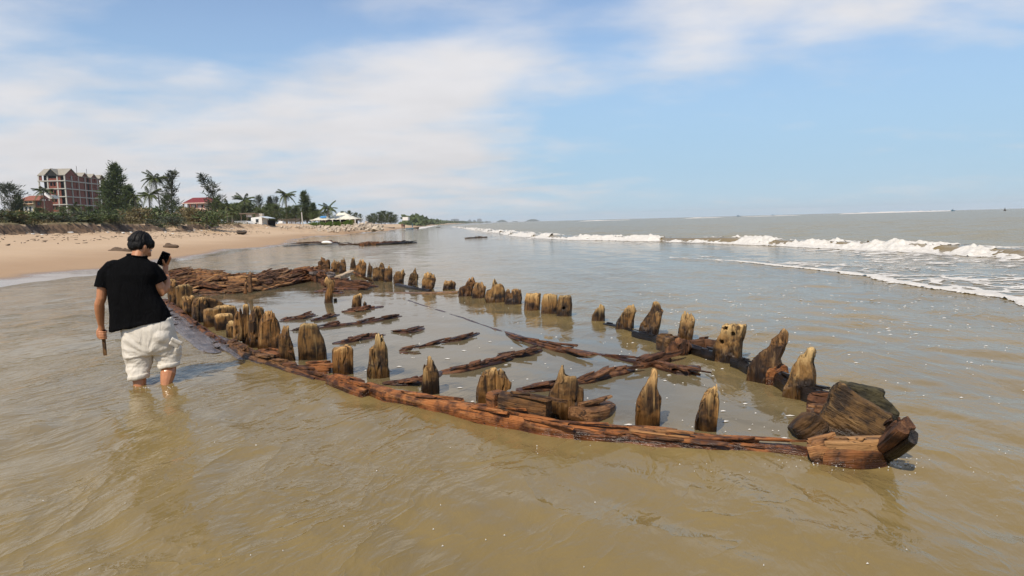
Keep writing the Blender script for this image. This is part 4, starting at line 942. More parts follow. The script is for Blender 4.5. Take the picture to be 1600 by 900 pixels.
f = (fbm(c[:, 0] * 9 + 2, c[:, 1] * 6, c[:, 2] * 2.2, o=3) - .5) * .030 * (.35 + hang) + (fbm(c[:, 0] * 5 + c[:, 2] * 7, c[:, 1] * 4, c[:, 2] * 3, o=2) - .5) * .022
c += n_ * f[:, None]; set_coords(me, c)
shirt = link('t_shirt', me, M_SHIRT, MAN)
k = MB(); pts = []
nc, na_, nb_ = ring(M(199.5, 398), M(227.5, 402), .072, -.058)
for i in range(25): t = 2 * math.pi * i / 24; pts.append(nc + na_ * math.cos(t) * 1.02 + nb_ * math.sin(t) * 1.04 + V((0, 0, .004)))
k.tube(pts, [.0075] * 25, 6); cl = k.build('collar', M_SHIRT, shirt, True)
# --- trousers, rolled below the knee
t_ = MB()
t_.ell([ring(M(186, 508, .01), M(267, 496, .01), .13, -.105), ring(M(188, 520, .01), M(269, 510, .01), .14, -.12), ring(M(189.5, 534, .01), M(272, 526, .02), .14, -.12), ring(M(191, 546, .01), M(270, 542, .02), .13, -.11), ring(M(198, 556, .01), M(262, 553, .02), .11, -.09)], 26, .9)
t_.ell([ring(M(189, 532, .01), M(236, 538, .01), .13, -.11), ring(M(191, 552, .01), M(236, 554, .01), .13, -.10), ring(M(196, 566, .02), M(234.5, 566, .02), .12, -.09), ring(M(200, 578, .0), M(232.5, 577, .0), .10, -.09), ring(M(201.5, 589, -.02), M(231, 586, -.02), .095, -.09)], 22)
t_.ell([ring(M(232, 528, .02), M(271, 522, .02), .14, -.11), ring(M(236, 546, .03), M(278, 540, .04), .14, -.10), ring(M(241, 556, .06), M(282.5, 552, .07), .14, -.10), ring(M(246, 564, .07), M(282, 560, .07), .12, -.09), ring(M(248.5, 571, .06), M(278.5, 567, .06), .10, -.09)], 22)
t_.ball(M(277, 545, .05), (.045, .06, .07)); t_.ball(M(203, 576, .0), (.04, .05, .05))
t_.ball(M(208, 530, -.0), (.10, .10, .10)); t_.ball(M(252, 524, -.0), (.10, .10, .10))
me = remesh(t_.mesh('trousers'), .0075, 9)
c = coords(me); n_ = normals(me)
x0, z0 = M(236, 553).x, M(236, 553).z
ang = np.arctan2(c[:, 2] - z0, c[:, 0] - x0); rad = np.hypot(c[:, 0] - x0, c[:, 2] - z0)
low = sstep(c[:, 2], z0 + .14, z0 - .05)
f = (fbm(ang * 2.6, rad * 3 + 4, c[:, 1] * 3, o=3) - .5) * .034 * sstep(rad, .02, .12)
f += low * (fbm(c[:, 0] * 6, c[:, 1] * 6 + 9, c[:, 2] * 19, o=3) - .5) * .022 + (np.abs(fbm(c[:, 0] * 7 + c[:, 2] * 6, c[:, 1] * 7, c[:, 2] * 5, o=3) - .5) - .1) * .032
c += n_ * f[:, None]; set_coords(me, c)
tr = link('trousers', me, M_TROUS, MAN)
def cuff(l, r, yf, yb, hgt, sd):
    cc, a, bb = ring(l, r, yf, yb); q = MB(); rn = random.Random(sd); out = []; n = 30
    prof = [(1.0, -.5), (1.07, -.42), (1.10, -.1), (1.11, .2), (1.07, .45), (.98, .5), (.90, .3), (.90, -.4)]
    for i in range(n):
        t = 2 * math.pi * i / n; w_ = float(vn(np.array(i * .55), np.array(sd * 3.3)))
        out.append([cc + (a * math.cos(t) + bb * math.sin(t)) * (k + (w_ - .5) * .07) + V((0, 0, v * hgt + (w_ - .5) * .018)) for k, v in prof])
    vs = [p for o in out for p in o]; fs = []
    for i in range(n):
        for k in range(8): fs.append((i * 8 + k, i * 8 + (k + 1) % 8, ((i + 1) % n) * 8 + (k + 1) % 8, ((i + 1) % n) * 8 + k))
    q.add(vs, fs); return q.build('cuff', M_TROUS, tr, True)
cuff(M(202, 590, -.02), M(231, 586.5, -.02), .085, -.085, .046, 1); cuff(M(249, 571.5, .05), M(278, 568, .05), .09, -.085, .044, 2)
q = MB(); R_ = Matrix.Rotation(R(38), 3, 'Y') @ Matrix.Rotation(R(25), 3, 'Z')
q.box(M(273, 537, -.045), (.085, .03, .052), R_); q.box(M(276, 533, -.055), (.10, .022, .030), R_); me = remesh(q.mesh('pocket'), .006, 2); pk = link('pocket', me, M_TROUS, tr)
q = MB(); q.ball(M(271, 543, -.075), (.006, .004, .006), None, 6, 8); q.build('button', plain('dark_button', (.05, .045, .04), .4), pk, True)
# --- what he holds
q = MB(); bm = bmesh.new()
PHN = empty('smartphone', ph(0, 0, 0), 'black smartphone held up in the right hand of the man', 'phone')
def rbox(name, w_, h_, d_, r, z, mat, parent):
    q = MB(); rings = []
    for zz, ins in ((-d_ / 2, .002), (-d_ / 2 + .002, 0), (d_ / 2 - .002, 0), (d_ / 2, .002)):
        rr_ = []
        for cx, cy, a0 in ((1, 1, 0), (-1, 1, 90), (-1, -1, 180), (1, -1, 270)):
            for k in range(5):
                t = R(a0 + 22.5 * k); rr_.append(ph(cx * (w_ / 2 - r) + math.cos(t) * (r - ins), cy * (h_ / 2 - r) + math.sin(t) * (r - ins), z + zz))
        rings.append(rr_)
    q.loft(rings); return q.build(name, mat, parent)
M_BLK = plain('black_plastic', (.008, .008, .009), .35, .1); M_SCR = plain('dark_glass', (.004, .004, .005), .12, .05)
rbox('case', .076, .158, .009, .011, 0, M_BLK, PHN); rbox('screen', .069, .150, .001, .008, .0052, M_SCR, PHN); rbox('camera_bump', .028, .034, .003, .006, -.006, M_BLK, PHN).location = PR * -.016 + PU * .05
stick = beam([AX - STK * .05, AX + STK * .04, AX + STK * .135, AX + STK * .20], .030, .024, M_RIBD, 'wooden_stick', .004, ds=.01, taper=.1)
stick.parent = None; tag(stick, 'short dark brown piece of wood held in the left fist of the man', 'stick')
# ------------------------------------------------------------------ the land behind
def XY(px, D, py=None):
    d = ray(px, horizon(px) - 18 if py is None else py); return d.x / d.y * D
def HZ(px, py, D):
    d = ray(px, py); return CAM_H + d.z / d.y * D
def leafmat(name, a, b, c):
    def fn(t):
        g = t.n('ShaderNodeNewGeometry'); rnd = g.outputs['Random Per Island']; p = t.n('ShaderNodeTexCoord').outputs['Object']
        col = t.mix(rnd, a, b); col = t.mix(t.math('MULTIPLY', t.ramp(t.noise(p, .8, 3.0), .45, .65), .7), col, c)
        s = bsdf(t, col, .6, None, .3)
        tl = t.n('ShaderNodeBsdfTranslucent', {0: col}).outputs[0]
        return t.n('ShaderNodeMixShader', {0: .18, 1: s, 2: tl}).outputs[0]
    return material(name, fn)
L_CAS = leafmat('casuarina_needles', (0.032, 0.05, 0.014), (0.085, 0.115, 0.037), (0.118, 0.14, 0.05))
L_BELT = leafmat('belt_leaf', (0.035, 0.058, 0.014), (0.09, 0.125, 0.036), (0.125, 0.15, 0.05))
L_CASG = leafmat('grey_needles', (0.045, 0.055, 0.034), (0.085, 0.098, 0.06), (0.11, 0.115, 0.075))
L_PALM = leafmat('palm_leaf', (0.045, 0.065, 0.018), (0.10, 0.12, 0.035), (0.14, 0.14, 0.05))
L_SHRUB = leafmat('shrub_leaf', (0.06, 0.085, 0.028), (0.14, 0.175, 0.068), (0.19, 0.20, 0.10))
L_BRIGHT = leafmat('fresh_leaf', (0.07, 0.13, 0.012), (0.14, 0.22, 0.025), (0.19, 0.25, 0.04))
L_DRY = leafmat('dry_grass', (0.13, 0.10, 0.045), (0.25, 0.20, 0.10), (0.10, 0.11, 0.04))
M_BARK = plain('bark', (0.10, 0.075, 0.055), .9, .4, 4.0, .2, .4)
M_PBARK = plain('palm_bark', (0.20, 0.17, 0.14), .9, .35, 5.0, .2, .4)
def leaves(vs, fs, c, d, l, wd, rn):
    d = d.normalized(); s = d.cross(Vector((rn.uniform(-1, 1), rn.uniform(-1, 1), rn.uniform(-1, 1)))).normalized() * wd
    b = len(vs); vs += [c - s * .5, c + s * .5, c + d * l * .6 + s * .45, c + d * l, c + d * l * .6 - s * .45]; fs += [(b, b + 1, b + 2, b + 3, b + 4)]
TREES = {}
ORD = ['first', 'second', 'third', 'fourth', 'fifth', 'sixth', 'seventh', 'eighth', 'ninth', 'tenth', 'eleventh', 'twelfth', 'thirteenth', 'fourteenth', 'fifteenth', 'sixteenth', 'seventeenth', 'eighteenth', 'nineteenth', 'twentieth', 'twenty-first', 'twenty-second']
def cas_proto(kind, h, seed):
    """trunk + limbs + crown of hanging needle sprays"""
    rn = random.Random(seed); tk = MB(); vs, fs = [], []
    lean = Vector((.22, 0, 0)) if kind == 'lean' else Vector((rn.uniform(-.05, .05), 0, 0))
    def tr(t): return Vector((0, 0, h * t)) + lean * h * t * t * (-1 if kind == 'lean' else 1) + Vector((.012 * h * math.sin(t * 6 + seed), .012 * h * math.cos(t * 5 + seed), 0))
    tk.tube([tr(i / 8) for i in range(9)], [h * .016 * (1 - .88 * i / 8) + .02 for i in range(9)], 7)
    cfg = {'dense': (120, .08, .30, 32), 'open': (56, .22, .18, 24), 'lean': (50, .15, .18, 24), 'bush': (84, .05, .40, 32)}[kind]
    nl, t0, spread, ns = cfg
    for i in range(nl):
        t = t0 + (1 - t0) * (i + rn.random()) / nl; az = rn.uniform(0, 6.283)
        prof = (1 - t) ** .75 if kind != 'bush' else math.sin(math.pi * min(1, .25 + .75 * t)) ** .6
        if kind in ('open', 'lean'): prof = .45 + .55 * math.sin(math.pi * t ** .8)
        ln = h * spread * prof * rn.uniform(.55, 1.25) + h * .03
        up = rn.uniform(.35, 1.0); dv = Vector((math.cos(az), math.sin(az), up)).normalized(); a = tr(t); e = a + dv * ln
        m = a.lerp(e, .5) + Vector((0, 0, -ln * .06))
        tk.tube([a, m, e], [h * .0045 * (1.1 - t) + .012, h * .003, .01], 4)
        for k in range(ns):
            f = rn.uniform(.22, 1.08); c = a.lerp(m, f * 2) if f < .5 else m.lerp(e, f * 2 - 1)
            j = h * (.016 if kind in ('open', 'lean') else .026); c = c + Vector((rn.gauss(0, j), rn.gauss(0, j), rn.gauss(0, j)))
            d = dv * .8 + Vector((rn.gauss(0, .6), rn.gauss(0, .6), rn.uniform(-.6, .7)))
            leaves(vs, fs, c, d, h * rn.uniform(.04, .095), h * rn.uniform(.007, .016), rn)
    cr = MB(); cr.v = [tuple(v) for v in vs]; cr.f = fs
    TREES[(kind, seed)] = (tk.mesh('trunk'), cr.mesh('crown'), h)
def tree(kind, seed, px, ytop, D, label, name='casuarina_tree', zb=2.4, wide=1.0, lm=None, group=None, px_base=None, rz=0.0, cat='tree'):
    key = (kind, seed)
    if key not in TREES: cas_proto(kind, 10.0, seed)
    tk, cr, h = TREES[key]; H = (HZ(px, ytop, D) - zb) * .93
    xb = XY(px if px_base is None else px_base, D, (ytop + horizon(px)) / 2)
    o = empty(name, (xb, D, zb), label, cat, group, rz)
    k = H / h
    for nm, me, mt in (('trunk', tk, M_BARK), ('crown', cr, lm or L_CAS)):
        if me.materials and me.materials[0] != mt: me = me.copy(); me.materials.clear()
        q = link(nm, me, mt, o, local=True); q.scale = (k * wide, k * wide, k)
    return o
FR = {}
def frond(v, broad=1.0):
    if v in FR: return FR[v]
    rn = random.Random(v); mb = MB(); droop = .35 + .32 * (v % 4); up = 1.0 - .42 * (v % 4)
    n = 9; pts = []
    for i in range(n + 1):
        t = i / n; pts.append(Vector((t * (1 - .12 * droop * t), 0, up * t * .55 - droop * t * t * .75)))
    mb.tube(pts, [.014 * (1 - .8 * i / n) + .003 for i in range(n + 1)], 4)
    for i in range(1, 27):
        t = .12 + .88 * i / 26; k = min(n - 1, int(t * n)); p = pts[k].lerp(pts[k + 1], t * n - k); tg = (pts[k + 1] - pts[k]).normalized()
        for s_ in (-1, 1):
            l = .26 * math.sin(math.pi * (.12 + .80 * t)) ** .7 * rn.uniform(.8, 1.1) * broad; d = (tg * .55 + Vector((0, s_ * .8, -.30 - .3 * rn.random()))).normalized(); w_ = tg * .032
            mb.add([p - w_ * .5, p + w_ * .5, p + d * l * .6 + w_ * .45, p + d * l + Vector((0, 0, -.04)), p + d * l * .6 - w_ * .45], [(0, 1, 2, 3, 4)])
    FR[v] = mb.mesh('frond'); return FR[v]
def palm(px, ytop, D, label, nf=18, L=3.2, lean=.0, zb=2.4, seed=1, trunk_r=.15, group=None):
    rn = random.Random(seed * 13 + 5); H = HZ(px, ytop, D) - zb - L * .36
    x1 = XY(px, D, ytop); x0 = x1 - lean * H
    o = empty('palm_tree', (x0, D, zb), label, 'palm', group)
    mb = MB(); mb.tube([Vector((lean * H * (t ** 1.6), .02 * H * math.sin(3 * t), H * t)) for t in [i / 8 for i in range(9)]], [trunk_r * (1.5 if i == 0 else 1.1 - .5 * i / 8) for i in range(9)], 8)
    mb.build('trunk', M_PBARK, o, True, local=True)
    for i in range(nf):
        v = i % 8; q = link('frond', frond(v), L_PALM, o, local=True)
        q.location = (lean * H, .02 * H * math.sin(3), H); q.rotation_euler = (rn.uniform(-.25, .25), rn.uniform(-.45, .1) + (.25 if i % 3 == 0 else 0), 6.283 * i / nf * 1.0 + rn.uniform(-.2, .2) + i * 2.4)
        s_ = L * rn.uniform(.85, 1.12); q.scale = (s_, s_, s_)
    mb = MB()
    for i in range(6): a = i * 1.05; mb.ball((math.cos(a) * .22, math.sin(a) * .22, -.22), .13, None, 5, 7)
    q = mb.build('coconuts', L_PALM, o, True, local=True); q.location = (lean * H, .02 * H * math.sin(3), H)
    return o
SHR = {}
def shrub(px, D, w_, h_, label, mat=None, seed=1, zb=None, group=None, name='shrub', big=1.0, x=None):
    key = (seed % 4, big)
    if key not in SHR:
        rn = random.Random(seed % 4 + 50); vs, fs = [], []; st = MB()
        for i in range(12):
            a = rn.uniform(0, 6.28); st.tube([(0, 0, -.1), (math.cos(a) * .2, math.sin(a) * .2, .4), (math.cos(a) * .36, math.sin(a) * .36, .75)], [.02, .014, .006], 4)
        lumps = [(rn.uniform(-.33, .33), rn.uniform(-.33, .33), rn.uniform(.15, .68), rn.uniform(.16, .30)) for _ in range(13)]
        for i in range(620):
            x_, y_, z_, r = rn.choice(lumps); q = Vector((rn.gauss(0, 1), rn.gauss(0, 1), rn.gauss(0, 1))).normalized() * r * rn.uniform(.55, 1.08)
            leaves(vs, fs, Vector((x_, y_, max(.02, z_ + q.z))) + Vector((q.x, q.y, 0)), q + Vector((0, 0, .1)), .085 * big * rn.uniform(.7, 1.4), .05 * big, rn)
        m = MB(); m.v = [tuple(v) for v in vs]; m.f = fs; SHR[key] = (m.mesh('foliage'), st.mesh('stem'))
    xx = XY(px, D) if x is None else x
    z = float(ground_z(np.array([xx]), np.array([D]))[0]) - .05 if zb is None else zb
    o = empty(name, (xx, D, z), label, 'shrub', group, seed * 1.7)
    fm, sm = SHR[key]; mt = mat or L_SHRUB
    if fm.materials and fm.materials[0] != mt: fm = fm.copy(); fm.materials.clear()
    q = link('foliage', fm, mt, o, local=True); q.scale = (w_, w_, h_)
    q = link('stem', sm, M_BARK, o, local=True); q.scale = (w_, w_, h_)
    return o
# trees, left to right
tree('bush', 3, 18, 286, 150, 'bushy dark casuarina with several spires at the far left edge', wide=.95, lm=L_CASG)
tree('dense', 21, 31, 306, 150, 'lower casuarina right beside the bushy one at the far left edge', wide=.8)
tree('dense', 1, 185, 254, 165, 'big dense dark casuarina standing against the end of the unfinished brick building', wide=1.0)
tree('dense', 11, 170, 282, 168, 'shorter casuarina behind the left flank of the big dense one', wide=1.05)
tree('dense', 12, 203, 288, 163, 'shorter casuarina spreading on the right flank of the big dense one', wide=1.1)
tree('open', 2, 268, 264, 165, 'tall open casuarina with tufted tiers right of the tallest coconut palm', wide=.95, lm=L_CASG)
tree('bush', 5, 262, 304, 160, 'low thick casuarina at the foot of the tall open one', wide=.75)
tree('lean', 4, 319, 270, 150, 'sparse casuarina leaning left over the red roofed villa', wide=1.05, px_base=338, lm=L_CASG)
tree('bush', 6, 338, 308, 148, 'low dark casuarina under the leaning sparse one', wide=.7)
tree('bush', 7, 405, 305, 190, 'rounded grey green casuarina just right of the broad palm clump', wide=.62, lm=L_CASG)
tree('dense', 8, 423, 306, 190, 'narrow grey casuarina left of the palm with the single round head', wide=.8, lm=L_CASG)
tree('open', 9, 431, 306, 195, 'thin round-topped casuarina between the narrow grey one and the round-headed palm', wide=.8, lm=L_CASG)
tree('dense', 1, 478, 298, 160, 'dense dark casuarina rising above the white concrete post', wide=1.0, rz=1.1)
tree('dense', 12, 490, 316, 158, 'lower dark casuarina on the right shoulder of the one above the white post', wide=1.2)
for i, (px, yt, wd) in enumerate([(536, 330, 1.0), (546, 329, 1.1), (556, 332, 1.0), (563, 334, .9)]):
    tree('bush', 3, px, yt, 230, ORD[i] + ' from the left of the small far trees showing over the white pavilion roof', wide=wd, rz=i * 1.3, group='small trees behind the pavilion')
for i, (px, yt, wd) in enumerate([(576, 336, .9), (580, 340, 1.1), (584, 333, 1.0), (592, 331, 1.0), (596, 336, 1.1), (601, 329, 1.1), (609, 331, 1.1), (612, 339, 1.2), (617, 335, 1.0)]):
    tree('bush', 5 if i % 2 else 6, px, yt, 240 + 4 * (i % 3), ORD[i] + ' tree from the left in the dark grove at the end of the beach', wide=wd * 1.25, rz=i * .9, group='trees of the grove at the end of the beach', zb=1.6)
rb_ = random.Random(31)
for i in range(22):
    px = 344 + i * 7.9 + rb_.uniform(-2, 2)
    tree('bush', (3, 5, 6)[i % 3], px, rb_.uniform(316, 326) if px < 470 else rb_.uniform(322, 330), rb_.uniform(145, 182), ORD[i] + ' from the left of the low bushy trees in the belt behind the sheds', wide=rb_.uniform(1.35, 1.8), rz=i * 1.1, group='low trees of the belt behind the sheds', lm=(L_CAS, L_BELT, L_SHRUB)[i % 3])
for i, (px, yt, D) in enumerate([(64, 324, 118), (96, 322, 120), (120, 324, 118), (143, 322, 125), (210, 322, 130), (226, 324, 128), (246, 326, 125), (284, 322, 140), (296, 326, 138)]):
    tree('bush', 5 if i % 2 else 3, px, yt, D, ORD[i] + ' from the left of the scrubby low trees in the thicket above the bank', name='thicket_tree', wide=1.15, rz=i * 1.7, group='scrubby trees of the thicket', lm=L_SHRUB if i % 3 else L_CAS)
palm(241, 271, 150, 'tallest coconut palm with a bare leaning trunk, left of the tall open casuarina', 22, 2.9, -.07, seed=1)
palm(232, 297, 148, 'shorter coconut palm just left of the trunk of the tallest one', 18, 2.7, .03, seed=2)
palm(210, 301, 150, 'coconut palm half hidden by the right side of the big dense casuarina', 16, 2.3, .03, seed=3)
palm(67, 292, 135, 'pale green palm in front of the left corner of the unfinished brick building', 14, 2.2, .02, seed=4)
palm(381, 306, 160, 'broad low palm clump behind the white shed', 22, 2.9, .02, seed=5)
palm(446, 298, 165, 'palm with a single round head above the tree belt', 24, 2.5, .01, seed=6)
palm(512, 319, 150, 'yellowish palm left of the white pavilion roof', 18, 2.3, .02, seed=7)
palm(354, 316, 140, 'small palm under the leaning sparse casuarina', 14, 2.1, .02, seed=8)
palm(115, 318, 110, 'low palm in front of the brick building', 12, 1.6, .02, seed=9)
palm(172, 324, 105, 'low yellow green palm at the foot of the big dense casuarina', 12, 1.5, .02, seed=10)
palm(362, 328, 120, 'young bright palm just left of the white shed', 12, 1.3, .0, seed=11)
rs = random.Random(9)
for i in range(46):
    px = -30 + i * 8.0 + rs.uniform(-3, 3); D = rs.uniform(50, 64) if px < 150 else rs.uniform(62, 84)
    xx = XY(px, D); lim = float(shore_x(D)) - np.interp(D, [0, 45, 80, 122], [18, 17.2, 15.0, 13.0]) - 2.6
    if xx > lim: xx = lim - rs.uniform(0, 2)
    shrub(px, D, rs.uniform(2.0, 3.4), rs.uniform(.75, 1.45), 'low rounded shrub growing along the top of the sand bank', [L_SHRUB, L_SHRUB, L_DRY, L_CASG][rs.randint(0, 3)], i, group='shrubs along the sand bank', x=xx, big=1.0)
for i in range(26):
    px = -20 + i * 14.0; D = rs.uniform(90, 112)
    shrub(px, D, rs.uniform(3.5, 5.5), rs.uniform(2.2, 3.6), 'tall tangled shrub in the thicket behind the bank', [L_SHRUB, L_CAS, L_SHRUB, L_DRY][rs.randint(0, 3)], i, zb=1.9, group='tall shrubs of the thicket')
for i, px in enumerate([484, 490, 496, 503, 510, 517, 524, 530, 541, 548]):
    shrub(px, 141, 1.7, 1.45 if px < 535 else 1.7, ORD[i] + ' shrub from the left in the fresh green hedge before the white pavilion', L_BRIGHT, i, zb=1.15, group='green hedge shrubs before the pavilion')
# grass on the bank edge and litter on the sand
vs, fs = [], []; rg_ = random.Random(2)
for i in range(9000):
    y = rg_.uniform(30, 110); bk = float(np.interp(y, [0, 45, 80, 122], [18, 17.2, 15.0, 13.0])); x = float(shore_x(y)) - bk - abs(rg_.gauss(0, 4)) - 1.9
    z = float(ground_z(np.array([x]), np.array([y]))[0]) if i % 1 == 0 else 2
    if z < 1.7: continue
    leaves(vs, fs, Vector((x, y, z - .02)), Vector((rg_.gauss(0, .5), rg_.gauss(0, .5), 1)), rg_.uniform(.15, .5), .05, rg_)
m = MB(); m.v = [tuple(v) for v in vs]; m.f = fs; m.build('dune_grass', L_DRY)['kind'] = 'stuff'
vs, fs = [], []
for i in range(600):                                    # roots hanging from the scarp
    y = rg_.uniform(30, 110); bk = float(np.interp(y, [0, 45, 80, 122], [18, 17.2, 15.0, 13.0])); x = float(shore_x(y)) - bk + rg_.uniform(-2.4, .8)
    z = float(ground_z(np.array([x]), np.array([y]))[0]); 
    leaves(vs, fs, Vector((x + .05, y, z + .05)), Vector((.5, rg_.gauss(0, .8), rg_.uniform(-1, .4))), rg_.uniform(.3, .9), .035, rg_)
m = MB(); m.v = [tuple(v) for v in vs]; m.f = fs; m.build('bank_roots', M_BARK)['kind'] = 'stuff'
mb = MB()
for i in range(330):
    y = rg_.uniform(26, 100); s0 = float(np.interp(y, [0, 45, 80, 122], [18, 17.2, 15.0, 13.0])); x = float(shore_x(y)) - rg_.choice([s0 - 1.2, s0 - 2.5, s0 * .72, s0 * .8]) + rg_.gauss(0, .8)
    z = float(ground_z(np.array([x]), np.array([y]))[0]); a = rg_.gauss(1.5, .7); l = rg_.uniform(.06, .45)
    mb.box((x, y, z + .01), (l, rg_.uniform(.02, .06), rg_.uniform(.02, .06)), Matrix.Rotation(a, 3, 'Z') @ Matrix.Rotation(rg_.gauss(0, .2), 3, 'Y'))
mb.build('beach_debris', M_BARK)['kind'] = 'stuff'
mb = MB()
for i in range(26):
    y = rg_.uniform(40, 112); s0 = float(np.interp(y, [0, 45, 80, 122], [18, 17.2, 15.0, 13.0])); x = float(shore_x(y)) - s0 - rg_.gauss(.2, 1.2)
    z = float(ground_z(np.array([x]), np.array([y]))[0]); r = rg_.uniform(.04, .15); mb.ball((x, y, z + r * .4), (r * 1.6, r, r * .6), Matrix.Rotation(rg_.random() * 6, 3, 'Z'), 4, 6)
mb.build('white_litter', plain('white_plastic', (.7, .69, .66), .5))['kind'] = 'stuff'

# ------------------------------------------------------------------ buildings
def brickm(t):
    p = t.n('ShaderNodeTexCoord').outputs['Object']
    n = t.noise(p, .7, 5.0, .6)
    return bsdf(t, t.mix(n, (0.15, 0.040, 0.024), (0.25, 0.075, 0.045)), .9)
M_BRICK = material('raw_brick', brickm)
M_CONC = plain('pale_concrete', (.46, .43, .38), .9, .2, .6); M_ROOFC = plain('grey_roof', (.30, .27, .22), .9, .2, .5); M_DARK = plain('dark_interior', (.02, .018, .016), .9)  # near-black stands in for unlit interiors; rebar poles and masts share it
def pieces(mb, name, mat, parent):
    for i in range(0, len(mb.v), 8):
        q = MB(); q.v = mb.v[i:i + 8]; q.f = [(3, 2, 1, 0), (4, 5, 6, 7), (0, 1, 5, 4), (1, 2, 6, 5), (2, 3, 7, 6), (3, 0, 4, 7)]; q.build(name, mat, parent)
def hotel():
    X1, Y1, Wd, Ln, ST, ZB = -192.8, 300.0, 10.6, 33.0, 3.42, 1.2
    o = empty('unfinished_hotel', (X1, Y1, ZB), 'tall unfinished red brick building with pale concrete slabs and empty windows', 'building')
    top = 24.3; n = 7; z0 = top - n * ST
    slabs = [z0 + ST * (i + 1) for i in range(n)]
    X0 = X1 - Wd; Y2 = Y1 + Ln
    c = MB(); c.box(((X0 + X1) / 2 , (Y1 + Y2) / 2, (z0 + top) / 2 + 1.3), (Wd - 2.6, Ln - 2.6, top - z0 + 2.6)); c.build('core', M_DARK, o)  # black filler box: paints the shade behind the empty windows
    for z in slabs:
        mb = MB(); mb.box(((X0 + X1) / 2, (Y1 + Y2) / 2, z), (Wd + .9, Ln + .9, .42)); mb.build('floor_slab', M_CONC, o)
    colx = [X0, X0 + 3.6, X0 + 7.6, X1]; coly = [Y1 + Ln * k / 6 for k in range(7)]
    mc = None
    for x in colx:
        mb = MB(); mb.box((x, Y1, (z0 + top + 2.6) / 2), (.5, .5, top + 2.6 - z0 + .01)); mb.build('column', M_CONC, o)
    for y in coly[1:]:
        mb = MB(); mb.box((X1, y, (z0 + top + 2.4) / 2), (.45, .45, top + 2.4 - z0 + .01)); mb.build('column', M_CONC, o)
    for k, z in enumerate([z0] + slabs):
        hh = ST - .42 if z < top - .1 else 2.45; zc_m = z + .21 + hh / 2
        # front bays: left open, middle brick with a double window, right a tall opening
        mb = MB()
        if z < top - .1:
            for xx, w_ in ((X0 + 4.05, .7), (X0 + 5.6, .3), (X0 + 7.1, .7)): mb.box((xx, Y1 + .12, zc_m), (w_, .3, hh))
            mb.box((X0 + 5.6, Y1 + .122, z + .21 + .5), (3.5, .3, 1.0)); mb.box((X0 + 5.6, Y1 + .122, z + .21 + hh - .2), (3.5, .3, .4))
            mb.box((X0 + 8.3, Y1 + .12, zc_m), (.9, .3, hh)); mb.box((X0 + .5, Y1 + .12, z + .6), (.5, .3, .8))
        else:
            mb.box((X0 + .7, Y1 + .12, zc_m), (1.0, .3, hh)); mb.box((X0 + 5.6, Y1 + .12, z + .6), (3.4, .3, .9)); mb.box((X0 + 8.4, Y1 + .12, zc_m), (1.0, .3, hh))
        pieces(mb, 'wall', M_BRICK, o)
        for j in range(6):                                    # seaward face: six bays, with narrow and wide openings
            y0, y1 = coly[j] + .25, coly[j + 1] - .25; L = y1 - y0; mb = MB()
            ops = [[], [(.0, .14), (.62, .14)], [(.0, .1), (.8, .14)], [(.3, .4)], [(.0, .14), (.5, .16)], [(.35, .4)]][j]
            if j == 0: ops = [(.86, .14)]
            e = 0.0; segs = []
            for a, w_ in sorted(ops): segs.append((e, a)); e = a + w_
            segs.append((e, 1.0))
            for a, b_ in segs:
                if b_ - a > .01: mb.box((X1 - .1, y0 + L * (a + b_) / 2, zc_m), (.3, L * (b_ - a), hh))
            for a, w_ in ops:
                if w_ < .2: mb.box((X1 - .1, y0 + L * (a + w_ / 2), z + .21 + .3), (.28, L * w_, .6))
            pieces(mb, 'wall', M_BRICK, o)
    # roofs: one ridge along the front block with a dormer gable, and cross gables along the sea face
    zt = top + 2.45
    def gable(x0, x1, y0, y1, rise, axis, mat, wall=None, over=.4):
        mb = MB(); th = .22
        if axis == 'y':    # ridge runs along y: gable faces +-y
            xm = (x0 + x1) / 2
            prof = [(x0 - over, zt - .15), (xm, zt + rise), (x1 + over, zt - .15), (x1 + over, zt - .15 + th), (xm, zt + rise + th), (x0 - over, zt - .15 + th)]
            r = [[Vector((x, y, z)) for x, z in prof] for y in (y0 - over, y1 + over)]
        else:
            ym = (y0 + y1) / 2
            prof = [(y0 - over, zt - .15), (ym, zt + rise), (y1 + over, zt - .15), (y1 + over, zt - .15 + th), (ym, zt + rise + th), (y0 - over, zt - .15 + th)]
            r = [[Vector((x, y, z)) for y, z in prof] for x in (x0 - over, x1 + over)]
        mb.loft(r); bm = bmesh.new(); me = mb.mesh('roof'); bm.from_mesh(me); bmesh.ops.recalc_face_normals(bm, faces=bm.faces); bm.to_mesh(me); bm.free(); link('roof', me, mat, o)
        if wall:
            mb = MB()
            if axis == 'y':
                for y in ((y0,)): mb.loft([[Vector((x, y + d, z)) for x, z in ((x0, zt - .2), (x1, zt - .2), ((x0 + x1) / 2, zt + rise - .1))] for d in (0, .3)])
            else: mb.loft([[Vector((x1 - d, y, z)) for y, z in ((y0, zt - .2), (y1, zt - .2), ((y0 + y1) / 2, zt + rise - .1))] for d in (0, .3)])
            mb.build('gable_wall', wall, o)
    gable(X0, X1, Y1, Y1 + 10.5, 3.0, 'x', M_ROOFC, M_BRICK)
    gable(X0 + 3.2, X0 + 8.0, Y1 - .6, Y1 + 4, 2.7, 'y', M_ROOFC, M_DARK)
    for y in (Y1 + 13.5, Y1 + 21.5, Y1 + 29): gable(X0, X1 + .1, y, y + 5.5, 2.0, 'x', M_ROOFC, M_BRICK)
    mb = MB(); mb.box(((X0 + X1) / 2, Y1 + 22, zt + .15), (Wd + .6, 22.4, .3)); mb.build('roof', M_ROOFC, o)
    for y, h_ in ((Y1 + 11.5, 4.8), (Y1 + 20, 4.2)):
        mb = MB(); mb.bar((X1 - .6, y, zt), (X1 - .6, y, zt + h_), .09); mb.build('rebar_pole', M_DARK, o)
